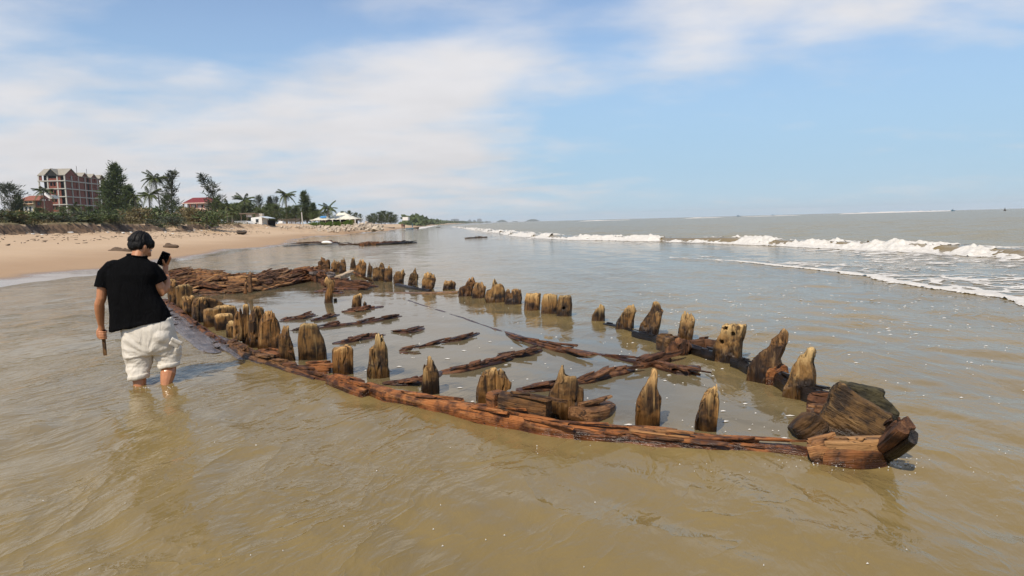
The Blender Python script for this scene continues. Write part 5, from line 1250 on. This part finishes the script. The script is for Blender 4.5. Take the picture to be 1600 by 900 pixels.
    o.rotation_euler.z = R(5)
hotel()
M_WHITE = plain('white_paint', (.72, .70, .66), .7, .1, .5); M_YEL = plain('cream_plaster', (.68, .58, .36), .8, .12, .5); M_RED = plain('red_roof', (.17, .02, .02), .7, .3, 2.0)
M_PINK = plain('pink_plaster', (.66, .44, .36), .8, .12, .5); M_TERR = plain('terracotta', (.25, .085, .055), .85, .35, 1.5); M_GLASS = plain('dark_pane', (.03, .035, .04), .15, .1); M_BLUE = plain('blue_sheet', (.08, .25, .5), .6, .2)
M_TIN = plain('pale_tin', (.55, .60, .63), .45, .15, 2.0); M_WOODP = plain('old_post_wood', (.16, .12, .09), .9, .3, 4.0); M_THATCH = plain('pale_sheet_roof', (.72, .68, .56), .85, .15, 1.5)
def hip(mb, x0, x1, y0, y1, z, rise, ins, over=.5):
    x0 -= over; x1 += over; y0 -= over; y1 += over; ym = (y0 + y1) / 2
    v = [(x0, y0, z), (x1, y0, z), (x1, y1, z), (x0, y1, z), (x0 + ins, ym, z + rise), (x1 - ins, ym, z + rise)]
    v += [(a, b_, c - .18) for a, b_, c in v[:4]]
    mb.add(v, [(0, 1, 5, 4), (1, 2, 5), (2, 3, 4, 5), (3, 0, 4), (6, 7, 1, 0), (7, 8, 2, 1), (8, 9, 3, 2), (9, 6, 0, 3), (9, 8, 7, 6)])
def villa():
    D = 280; x0, x1 = XY(289, D), XY(331, D); y0, y1 = D, D + 9; e = HZ(305, 317, D); s2 = HZ(305, 329, D); s1 = HZ(305, 341, D)
    o = empty('red_roofed_villa', ((x0 + x1) / 2, D, 2), 'pale pink villa with balconies and a dark red hipped roof among the trees', 'house')
    mb = MB(); mb.box(((x0 + x1) / 2, D + 6, (e + 2) / 2), (x1 - x0 - .8, 8, e - 2)); mb.build('wall', M_WHITE, o)
    mb = MB(); hip(mb, x0, x1, y0, y1, e, 2.3, 2.2); mb.build('roof', M_RED, o)
    mb = MB(); mb.box(((x0 + x1) / 2, D - .55, e - .1), (x1 - x0 + 1.2, .25, .35)); mb.build('fascia', M_PINK, o)
    for z in (s2, s1):
        mb = MB(); mb.box(((x0 + x1) / 2, D + .6, z), (x1 - x0 + 1.0, 2.6, .25)); mb.build('balcony_floor', M_PINK, o)
        mb = MB(); mb.box(((x0 + x1) / 2, D - .55, z + .6), (x1 - x0 + 1.0, .12, .85)); mb.build('parapet', M_PINK, o)
        for k in range(4):
            xx = x0 + 1.6 + k * (x1 - x0 - 2.2) / 3.4; mb = MB(); mb.box((xx, D + 1.97, z + 1.35), (1.1, .1, 2.0)); w_ = mb.build('window', M_GLASS, o)
            mb = MB(); mb.box((xx, D + 1.93, z + 2.42), (1.3, .1, .12)); mb.build('lintel', M_PINK, w_)
    for k in range(5):
        xx = x0 + .1 + k * (x1 - x0 - .2) / 4; mb = MB(); mb.box((xx, D - .4, (e + 2) / 2), (.35, .35, e - 2.2)); mb.build('column', M_TERR, o)
    mb = MB(); hip(mb, x0 - 3.2, x0 + .2, y0 + 1, y1, s2 + .2, 1.2, 1.2, .3); mb.build('side_roof', M_TERR, o)
    mb = MB(); mb.box((x0 - 1.5, D + 5, s2 / 2 + 1), (2.9, 6, s2 - 2)); mb.build('side_wall', M_WHITE, o)
villa()
def cream_house():
    D = 215; x0, x1 = XY(33, D), XY(66, D); e = HZ(45, 313, D)
    o = empty('cream_house', ((x0 + x1) / 2, D, 2), 'cream house with a patchy red tiled roof left of the brick building', 'house')
    mb = MB(); mb.box((x0 + 2.2, D + 3, (e + 2) / 2), (4.4, 6, e - 2)); mb.build('wall', M_YEL, o)
    mb = MB(); mb.box((x1 - 1.1, D + 3.4, (e + 2) / 2), (2.1, 5, e - 2.02)); mb.build('wall', M_TERR, o)
    mb = MB(); mb.add([(x0 - .4, D - .6, e), (x1 + .3, D - .6, e), (x1 - .8, D + 3.5, e + 1.6), (x0 + 1, D + 3.5, e + 1.6), (x1 - .8, D + 6, e + .4), (x0 + 1, D + 6, e + .4), (x0 - .4, D - .6, e - .15), (x1 + .3, D - .6, e - .15)], [(0, 1, 2, 3), (3, 2, 4, 5), (6, 7, 1, 0), (0, 3, 5), (1, 4, 2)])
    mb.build('roof', M_TERR, o)
    mb = MB(); mb.box((x0 + 4, D + 8, e + 1.3), (4.4, 3, 1.2)); mb.build('upper_storey', M_WHITE, o)
    mb = MB(); mb.tube([(x0 + 3.2, D + 8, e + 1.9), (x0 + 3.2, D + 8, e + 2.7), (x0 + 3.2, D + 8, e + 2.95)], [.7, .7, .3], 12); mb.build('water_tank', M_WHITE, o)
    for k in range(3):
        mb = MB(); mb.box((x0 + .9 + k * 1.25, D - .03, e - 2.7), (.7, .1, 1.5)); w_ = mb.build('window', M_GLASS, o); mb = MB(); mb.box((x0 + .9 + k * 1.25 + .5, D - .06, e - 2.7), (.3, .06, 1.6)); mb.build('shutter', M_WHITE, w_)
    for k in range(3): mb = MB(); mb.box((x0 + 1 + k * 1.3, D - .03, e - .6), (.8, .1, .45)); mb.build('window', M_GLASS, o)
    mb = MB(); mb.box((x0 + 2.2, D - .5, e - 1.25), (4.6, 1.0, .2)); mb.build('ledge', M_TERR, o)
    mb = MB(); mb.box((x1 - 1.1, D + .86, e - 1.1), (.9, .1, 1.1)); mb.build('window', M_GLASS, o)
cream_house()
def sheds():
    D = 112
    o = empty('white_shed', (XY(400, D), D, 1.6), 'small white shed with one dark window behind the black round boat on the sand', 'shed')
    x0, x1 = XY(392, D), XY(409, D); z0 = 1.5; zt = HZ(400, 338.5, D)
    mb = MB(); mb.add([(x0, D, z0), (x1, D, z0), (x1, D + 3, z0), (x0, D + 3, z0), (x0, D, zt - .15), (x1, D, zt), (x1, D + 3, zt), (x0, D + 3, zt - .15)], [(0, 1, 5, 4), (1, 2, 6, 5), (2, 3, 7, 6), (3, 0, 4, 7), (4, 5, 6, 7)]); mb.build('wall', M_WHITE, o)
    mb = MB(); mb.box((XY(401.5, D), D - .02, HZ(401, 345, D)), (.42, .06, .5)); w_ = mb.build('window', M_GLASS, o)
    mb = MB(); mb.box((XY(401.5, D), D - .04, HZ(401, 345, D) + .3), (.55, .06, .06)); mb.build('frame', M_TIN, w_)
    mb = MB(); mb.add([(x1 - .1, D - .8, zt + .03), (XY(421, D), D - .8, zt - .32), (XY(421, D), D + 3, zt - .32), (x1 - .1, D + 3, zt + .03), (x1 - .1, D - .8, zt - .03), (XY(421, D), D - .8, zt - .38)], [(0, 1, 2, 3), (4, 5, 1, 0)]); mb.build('lean_to_roof', M_TIN, o)
    for px in (412, 419.5): mb = MB(); mb.bar((XY(px, D), D - .6, z0), (XY(px, D), D - .6, zt - .35), .05); mb.build('post', M_WOODP, o)
    mb = MB(); mb.box((XY(415, D), D + 2.7, 2.1), (1.2, .1, 1.3)); mb.build('back_wall', M_DARK, o)  # shade under the lean-to is put into this wall's colour
    o = empty('tin_shelter', (XY(380, D - 2), D - 2, 1.4), 'low pale tin shelter with a dark opening at the left of the white shed', 'shed')
    x0, x1 = XY(367, D - 2), XY(385, D - 2); zt = HZ(376, 346, D - 2); y = D - 2
    mb = MB(); mb.box(((x0 + x1) / 2, y + .1, (zt + 1.2) / 2), (x1 - x0, .12, zt - 1.2)); mb.build('wall', M_TIN, o)
    for k in range(5): mb = MB(); mb.box((x0 + (k + .5) * (x1 - x0) / 5, y + .02, (zt + 1.2) / 2), (.06, .06, zt - 1.25)); mb.build('seam', M_WHITE, o)
    mb = MB(); mb.box(((x0 + x1) / 2, y + 1, zt + .04), (x1 - x0 + .2, 2.2, .06)); mb.build('roof', M_TIN, o)
    mb = MB(); mb.add([(x1, y - .3, zt + .05), (XY(397, y), y - .3, HZ(396, 352, y)), (XY(397, y), y + 1.8, HZ(396, 352, y)), (x1, y + 1.8, zt + .05), (x1, y - .3, zt), (XY(397, y), y - .3, HZ(396, 352, y) - .05)], [(0, 1, 2, 3), (4, 5, 1, 0)]); mb.build('awning', M_WHITE, o)
    mb = MB(); mb.box((XY(390, y), y + 1.6, 1.7), (1.1, .1, 1.2)); mb.build('back_wall', M_DARK, o)  # dark opening: shade under the awning painted as a near-black panel
    D2 = 128
    o = empty('open_hut', (XY(386, D2), D2, 2), 'weathered open hut with a flat grey roof behind the white shed', 'hut')
    mb = MB(); mb.box((XY(387, D2), D2 + 1.5, HZ(387, 333.5, D2)), (3.0, 3.2, .16)); mb.build('roof', M_WOODP, o)
    for px in (377, 386, 395): mb = MB(); mb.bar((XY(px, D2), D2, 1.8), (XY(px, D2), D2, HZ(387, 333.7, D2)), .07); mb.build('post', M_WOODP, o)
    mb = MB(); mb.box((XY(388, D2), D2 + .4, HZ(388, 337, D2)), (1.0, .1, .5)); mb.build('panel', M_WHITE, o)
    mb = MB(); mb.box((XY(400, D2), D2 + 2, HZ(400, 337, D2)), (1.3, 1, .8)); mb.build('box', M_CONC, o)
    D3 = 130
    o = empty('stick_fence', (XY(447, D3), D3, 1.8), 'rough fence of wooden sticks left of the white concrete post', 'fence')
    rf = random.Random(6)
    for k in range(26): px = 434 + k * 1.35; mb = MB(); zz = HZ(px, rf.uniform(340.5, 344), D3); mb.bar((XY(px, D3), D3 + rf.uniform(0, .6), 1.5), (XY(px, D3) + rf.uniform(-.05, .05), D3 + .2, zz), .045, .035, 5); mb.build('stake', M_WOODP, o)
    mb = MB(); mb.bar((XY(433, D3), D3 + .2, HZ(440, 343, D3)), (XY(470, D3), D3 + .2, HZ(470, 342, D3)), .04); mb.build('rail', M_WOODP, o)
    q = MB(); q.box((XY(438.5, 127), 127, HZ(438, 347.5, 127)), (.9, .7, .45), None, .8); q = remesh(q.mesh('white_bundle'), .06, 1); tag(link('white_bundle', q, M_WHITE), 'white covered bundle in front of the stick fence', 'bundle')
    mb = MB(); mb.tube([(XY(472.5, 132), 132, 1.5), (XY(471.5, 132), 132, HZ(471, 331.5, 132))], [.13, .11], 8); tag(mb.build('concrete_post', M_CONC), 'upright white concrete post at the right end of the stick fence', 'post')
    D4 = 95; mb = MB()
    mb.add([(XY(299, D4), D4, 1.9), (XY(317, D4), D4, 1.9), (XY(313, D4), D4 + .6, HZ(309, 343, D4)), (XY(304, D4), D4 + .6, HZ(309, 342, D4)), (XY(317, D4), D4 + 2, 1.9), (XY(299, D4), D4 + 2, 1.9)], [(0, 1, 2, 3), (1, 4, 2), (4, 5, 3, 2), (5, 0, 3)])
    tag(mb.build('tarpaulin', M_TIN), 'pale grey tarpaulin heap below the red roofed villa', 'tarpaulin')
sheds()
def pavilion():
    D = 150; o = empty('beach_pavilion', (XY(525, D), D, 1.3), 'open beach pavilion with a wide pale sagging roof behind the green hedge', 'pavilion')
    e = HZ(525, 342.5, D); x0, x1 = XY(487, D), XY(557, D); rz = HZ(527, 332, D)
    mb = MB(); a, c = XY(506, D), XY(556, D); y0, y1 = D - 1, D + 8
    def roof(x0, x1, y0, y1, e, rx0, rx1, ry, rz, sag):
        mb = MB(); n = 10; g = []
        for j in range(n + 1):
            v = j / n; row = []
            for i in range(n * 2 + 1):
                u = i / (2 * n); x = x0 + (x1 - x0) * u; y = y0 + (y1 - y0) * v
                dx = (rx0 - x) / (rx0 - x0) if x < rx0 else ((x - rx1) / (x1 - rx1) if x > rx1 else 0); dy = abs(y - ry) / ((y1 - y0) / 2); t = min(1, max(dx, dy))
                row.append((x, y, rz + (e - rz) * t - sag * math.sin(math.pi * t) + .05 * math.sin(i * 2.1 + j)))
            g.append(row)
        vs = [p for r in g for p in r]; w_ = 2 * n + 1
        fs = [(j * w_ + i, j * w_ + i + 1, (j + 1) * w_ + i + 1, (j + 1) * w_ + i) for j in range(n) for i in range(2 * n)]
        nv = len(vs); vs += [(x, y, z - .12) for x, y, z in vs]; fs += [tuple(k + nv for k in reversed(f)) for f in fs]
        for i in range(2 * n): fs.append((i + nv, i + 1 + nv, i + 1, i))
        mb.add(vs, fs); return mb
    roof(a, c, y0, y1, e, XY(522, D), XY(534, D), D + 3.5, rz, .25).build('main_roof', M_THATCH, o)
    roof(XY(486, D - 3), XY(512, D - 3), D - 4, D + 3, e - .05, XY(500, D), XY(510, D), D, e + .75, .1).build('front_roof', M_THATCH, o)
    mb = MB(); mb.box((XY(508, D), D - 1.6, e + .55), (1.3, 1.2, .06), Matrix.Rotation(.3, 3, 'X')); mb.build('blue_sheet', M_BLUE, o)
    mb = MB(); mb.box((XY(551, D), D + 1, e - .25), (2.4, 3, .14)); mb.build('side_roof', M_WOODP, o)
    for px in (490, 500, 511, 522, 534, 548, 557): mb = MB(); mb.bar((XY(px, D), D - 1.5, 1.0), (XY(px, D), D - 1.5, e), .09); mb.build('post', M_WHITE, o)
    mb = MB(); mb.box((XY(520, D), D + 5, (e + 1) / 2), (8.5, .2, e - 1)); mb.build('back_wall', M_DARK, o)  # near-black colour paints the shade beneath the pavilion roof
    mb = MB(); mb.box((XY(551, D), D + .5, (e + 1) / 2 - .1), (1.0, .3, e - 1.2)); mb.build('side_wall', M_YEL, o)
    for k in range(7): mb = MB(); mb.box((XY(512 + k * 3.4, D), D + .8, 1.9), (.3, .4, .9)); mb.build('chair_back', M_WOODP, o)
pavilion()
# rubble bank
mb = MB(); rq = random.Random(8)
for i in range(330):
    px = rq.uniform(494, 598) if rq.random() < .8 else rq.uniform(572, 590); D = rq.uniform(118, 140); k = rq.random()
    hmax = np.interp(px, [494, 530, 560, 570, 585, 598], [.5, .8, 1.4, 1.9, 1.0, .3]); z = np.interp(D, [118, 140], [.45, 1.2]) + hmax * k * .5
    r = rq.uniform(.16, .42); q = Matrix.Rotation(rq.random() * 6, 3, 'Z') @ Matrix.Rotation(rq.random() * 3, 3, 'X'); mb.box((XY(px, D), D, z), (r * 1.7, r * 1.2, r), q, rq.uniform(.6, .95))
for i in range(110):
    px = rq.uniform(425, 500); D = rq.uniform(108, 124); r = rq.uniform(.1, .28); mb.box((XY(px, D), D, 1.25 + rq.random() * .35), (r * 1.7, r * 1.2, r), Matrix.Rotation(rq.random() * 6, 3, 'Z') @ Matrix.Rotation(rq.random() * 3, 3, 'X'), .8)
mb.build('rubble', plain('broken_stone', (.46, .38, .29), .9, .35, 1.2))['kind'] = 'stuff'
# ------------------------------------------------------------------ boats, people, driftwood
M_BASK = plain('tarred_basket', (.035, .028, .022), .7, .4, 6.0); M_BASKB = plain('brown_basket', (.10, .07, .045), .8, .3, 6.0); M_TEAL = plain('blue_hull_paint', (.04, .11, .16), .5, .3, 3.0)
def basket_boat(loc, r, h_, mat, label, tilt=(0, 0)):
    o = empty('basket_boat', loc, label, 'basket boat'); n = 20; mb = MB()
    prof = [(.05, 0), (.6, .06), (.88, .30), (1, .75), (1.02, 1), (.95, 1), (.90, .75), (.78, .34), (.5, .12), (.04, .10)]
    mb.loft([[Vector((math.cos(6.2832 * k / n) * a * r, math.sin(6.2832 * k / n) * a * r, z * h_)) for k in range(n)] for a, z in prof]); q = mb.build('hull', mat, o, True, local=True)
    mb = MB(); mb.tube([(math.cos(6.2832 * k / n) * r, math.sin(6.2832 * k / n) * r, h_) for k in range(n + 1)], [.05] * (n + 1), 6); mb.build('rim', M_WOODP, o, True, local=True)
    o.rotation_euler = (tilt[0], tilt[1], 0); return o
def gz(x, y): return float(ground_z(np.array([x]), np.array([y]))[0])
x = XY(376, 86); basket_boat((x, 86, gz(x, 86)), .62, .38, M_BASK, 'black round basket boat resting on the sand in front of the white shed', (R(8), R(4)))
def boat(name, loc, L, label, hull, rz=0.0, cabin=True, mast=False, group=None):
    o = empty(name, loc, label, 'boat', group, rz); mb = MB(); rings = []
    for t, w_, k, s in ((-.5, .55, -.0, .55), (-.3, .85, -.12, .48), (0, 1, -.15, .45), (.3, .7, -.12, .52), (.46, .2, -.02, .68), (.5, .02, .1, .74)):
        b_ = L * .16 * w_; rings.append([Vector((L * t, y * b_, z * L * .3)) for y, z in ((-1, s), (-.8, .1 + k), (0, k - .05), (.8, .1 + k), (1, s), (.85, s - .03), (0, s - .12), (-.85, s - .03))])
    mb.loft(rings); mb.build('hull', hull, o, True, local=True)
    if cabin: mb = MB(); mb.box((-L * .18, 0, L * .24), (L * .26, L * .2, L * .2), None, .9); mb.build('cabin', hull, o, local=True)
    if mast: mb = MB(); mb.bar((L * .02, 0, L * .1), (L * .02, 0, L * .55), L * .012); mb.build('mast', M_DARK, o, local=True)
    return o
D = 190; boat('fishing_boat', (XY(640, D), D, .05), 2.4, 'blue wooden boat pulled up at the water edge beside a round basket boat', M_TEAL, R(20), False)
x = XY(640, D); mb = MB(); mb.bar((x + .6, D, .6), (x + .65, D, 1.7), .12, .08); tag(mb.build('bow_post', M_TEAL), 'blue upright stem post standing in the blue boat', 'post')
basket_boat((XY(650, D), D, -.05), .78, .62, M_BASKB, 'brown round basket boat beside the blue boat at the water edge', (R(6), R(-6)))
D = 250; boat('small_boat', (XY(684, D), D, -.05), 1.5, 'small dark boat alone off the end of the beach', M_BASK, 0, False)
boat('small_boat', (XY(611, 215), 215, gz(XY(611, 215), 215)), 1.9, 'dark boat lying on the sand before the grove', M_BASK, 0, False)
for px, py, D, L, mast, lb in ((1490, 324, 800, 5.4, True, 'largest dark fishing boat on the horizon, beyond the right end of the white water'), (1455, 325.5, 1000, 5.0, False, 'small dark boat on the horizon just left of the largest one'), (1437, 326, 1200, 5.5, False, 'faint boat on the horizon second to the left of the largest one'),
                               (1154, 333, 1300, 7, True, 'faint boat on the horizon above the middle of the sea'), (1208, 332.4, 1500, 6, False, 'tiny boat on the horizon a little left of the long white water')):
    boat('distant_boat', (XY(px, D), D, .1), L, lb, M_TEAL, R(8), True, mast)
mb = MB(); D = 420; c0 = Vector((XY(1571, D), D, 0)); mb.tube([c0 + Vector((0, 0, -.5)), c0 + Vector((0, 0, .5)), c0 + Vector((0, 0, .9)), c0 + Vector((0, 0, 2.0))], [.65, .65, .25, .12], 8); tag(mb.build('buoy', M_BASK), 'dark buoy on the water at the far right', 'buoy')
def far_person(px, D, label, col, zb):
    x = XY(px, D); mb = MB(); V_ = lambda a, b_, c: Vector((x + a, D + b_, zb + c))
    mb.tube([V_(-.09, 0, 0), V_(-.09, 0, .45), V_(-.08, 0, .85)], [.05, .06, .09]); mb.tube([V_(.11, .08, 0), V_(.10, .04, .45), V_(.08, 0, .85)], [.05, .06, .09])
    mb.ell([(V_(0, 0, .8), (.15, 0, 0), (0, .1, 0)), (V_(0, 0, 1.1), (.15, 0, 0), (0, .1, 0)), (V_(0, 0, 1.36), (.19, 0, 0), (0, .1, 0)), (V_(0, 0, 1.43), (.07, 0, 0), (0, .06, 0)), (V_(0, 0, 1.5), (.055, 0, 0), (0, .055, 0))]); mb.ball(V_(0, 0, 1.6), (.085, .1, .12))
    for s_ in (-1, 1): mb.tube([V_(.19 * s_, 0, 1.33), V_(.24 * s_, .02, 1.05), V_(.22 * s_, .1, .82), V_(.22 * s_, .13, .74)], [.055, .045, .035, .03])
    o = link('person', remesh(mb.mesh('person'), .035, 1), col); tag(o, label, 'person')
far_person(630.5, 188, 'distant person in dark clothes left of the blue boat', plain('dark_clothes', (.05, .03, .03), .8), .05); far_person(627.5, 196, 'distant person in reddish clothes farther left of the blue boat', plain('red_clothes', (.16, .07, .05), .8), .2)
FRG = empty('wreck_fragment', P(560, 380), 'long dark timbers of another wreck piece lying awash beyond the stern', 'wreck fragment')
for px, z, w_, h_, m in [([(444, 384), (475, 382.5), (510, 381), (560, 380.5)], .03, .4, .1, M_CHAR), ([(455, 380), (490, 379), (530, 378.5)], .05, .4, .12, M_RIBD), ([(530, 381), (580, 380), (640, 378)], .09, .4, .2, M_RIBD), ([(560, 380), (590, 379), (615, 377), (628, 376.5)], .16, .5, .25, M_FLOOR),
                        ([(585, 381), (615, 380), (650, 378)], .08, .3, .2, M_CHAR), ([(566, 381), (575, 380), (585, 379.5)], .15, .4, .2, M_DECK), ([(600, 379), (622, 377.5), (640, 378)], .12, .3, .2, M_CHAR), ([(476, 378.5), (500, 377.4), (525, 377.6)], .10, .4, .2, M_FLOOR)]:
    beam(line(px, z), w_, h_, m, 'plank', .03, ds=.2, shards=8, shard_h=.05, shard_len=.9, parent=FRG)
q = MB(); a = P(510, 380, .2); q.ball(a + Vector((0, 0, .06)), (.38, .22, .12)); q.ball(a + Vector((.22, 0, .02)), (.24, .2, .08)); me = remesh(q.mesh('white_sack'), .05, 1); tag(link('white_sack', me, M_WHITE), 'white sack lying on the dark timbers beyond the stern', 'sack')
dk = beam(line([(727, 371.3), (745, 370.3), (761, 369.6)], .08), .3, .2, M_RIBD, 'floating_timber', .03, ds=.2, shards=4, shard_h=.04, shard_len=.8, taper=.5); dk.parent = None; tag(dk, 'single dark timber floating below the start of the surf', 'timber')
for px, py, w_, lb in ((267, 385, .55, 'small brown heap of weed on the wet sand right of the man'), (190, 392, .8, 'low dark heap of weed on the sand at the left of the man')):
    # stands on the sloping sand where the sight line meets it
    rv = ray(px, py); t = 5 / rv.y
    for _ in range(400):
        q_ = CAM + rv * t
        if q_.z < gz(q_.x, q_.y): break
        t += .1 / rv.y
    mb = MB(); mb.ball(q_ + Vector((0, 0, .0)), (w_, .25, .14)); mb.ball(q_ + Vector((-w_ * .3, 0, .03)), (w_ * .45, .2, .2)); me = remesh(mb.mesh('weed_heap'), .04, 1); c = coords(me); c += normals(me) * ((fbm(c[:, 0] * 6, c[:, 1] * 6, c[:, 2] * 6) - .5) * .12)[:, None]; set_coords(me, c)
    tag(link('weed_heap', me, plain('dark_weed', (.10, .065, .04), .8, .4, 6.0)), lb, 'weed heap')
# ------------------------------------------------------------------ the far coast in the haze
M_TOWER = plain('tower_plaster', (.16, .18, .20), .8, .1, .01)
for k, (pa, pb, yt, D, lb) in enumerate([(704, 716.5, 342.6, 4500, 'hazy wide apartment tower, leftmost on the far coast'), (731, 735.5, 343.8, 4400, 'hazy narrow tower, second from the left on the far coast'), (738, 743, 344.6, 4600, 'lower hazy tower between the narrow one and the tallest one'), (745, 752, 342.4, 4500, 'tallest hazy tower on the far coast'), (757, 763, 346, 4700, 'low hazy block right of the tallest tower on the far coast')]):
    o = empty('distant_tower', (XY((pa + pb) / 2, D), D, 0), lb, 'tower'); z = HZ((pa + pb) / 2, yt, D); w_ = (pb - pa) * D / FPX
    mb = MB(); mb.box((XY((pa + pb) / 2, D), D + 15, z / 2), (w_, 24, z)); mb.build('shaft', M_TOWER, o); mb = MB(); mb.box((XY((pa + pb) / 2, D), D + 15, z + 1.5), (w_ * .6, 12, 3)); mb.build('penthouse', M_TOWER, o)
def hillm(t): return bsdf(t, (.06, .075, .05), .9)
M_HILL = material('wooded_hill', hillm)
for pa, pb, yt, D in ((772, 794, 343.2, 4700), (818, 846, 342.2, 4850), (796, 812, 345.4, 4800)):
    vs = []; n = 40; x0, x1 = XY(pa, D), XY(pb, D); Hh = HZ((pa + pb) / 2, yt, D)
    xs = np.linspace(0, 1, n); yy, xx = np.meshgrid(np.linspace(0, 1, 12), xs, indexing='ij')
    z = Hh * np.sin(np.pi * xx) ** 1.3 * np.sin(np.pi * yy) * (.6 + .8 * fbm(xx * 6 + pa, yy * 3, o=3)) - 1
    tag(link('hill', mesh_np('hill', np.stack([(x0 + (x1 - x0) * xx).ravel(), (D + yy * 200).ravel(), z.ravel()], 1), gridfaces(*xx.shape)[:, ::-1]), M_HILL), kind='structure')
vs, fs = [], []; rt = random.Random(12)
for i in range(5200):
    t = rt.random(); D = 420 * (4400 / 420) ** t; px = np.interp(D, [420, 900, 2000, 4400], [642, 678, 722, 775]) + rt.uniform(-16, 0) * (1 if D < 2500 else 3.0)
    x = XY(px, D); leaves(vs, fs, Vector((x, D + rt.uniform(0, 60), rt.uniform(0, 5.5))), Vector((rt.gauss(0, 1), rt.gauss(0, .4), rt.gauss(.3, .8))), rt.uniform(2, 5), rt.uniform(2, 4), rt)
m = MB(); m.v = [tuple(v) for v in vs]; m.f = fs; m.build('far_wood', L_CAS)['kind'] = 'stuff'
mb = MB(); mb.box((XY(634, 330), 330, 4.2), (2.6, 5, 1.6)); tag(mb.build('white_hut', M_WHITE), 'small white hut roof at the point right of the grove', 'hut')
# ------------------------------------------------------------------ the air
hz_ = MB(); hz_.box((0, 0, 22), (12400, 12400, 60)); hz_ = hz_.build('haze', None)
mt = bpy.data.materials.new('haze_air'); mt.use_nodes = True; t = NT(mt.node_tree)
v = t.n('ShaderNodeVolumePrincipled', {'Color': (.88, .93, .98, 1), 'Density': 1.2e-4, 'Anisotropy': 0.0}).outputs[0]
o_ = t.n('ShaderNodeOutputMaterial'); mt.node_tree.links.new(v, o_.inputs['Volume']); hz_.data.materials.append(mt); hz_['kind'] = 'stuff'
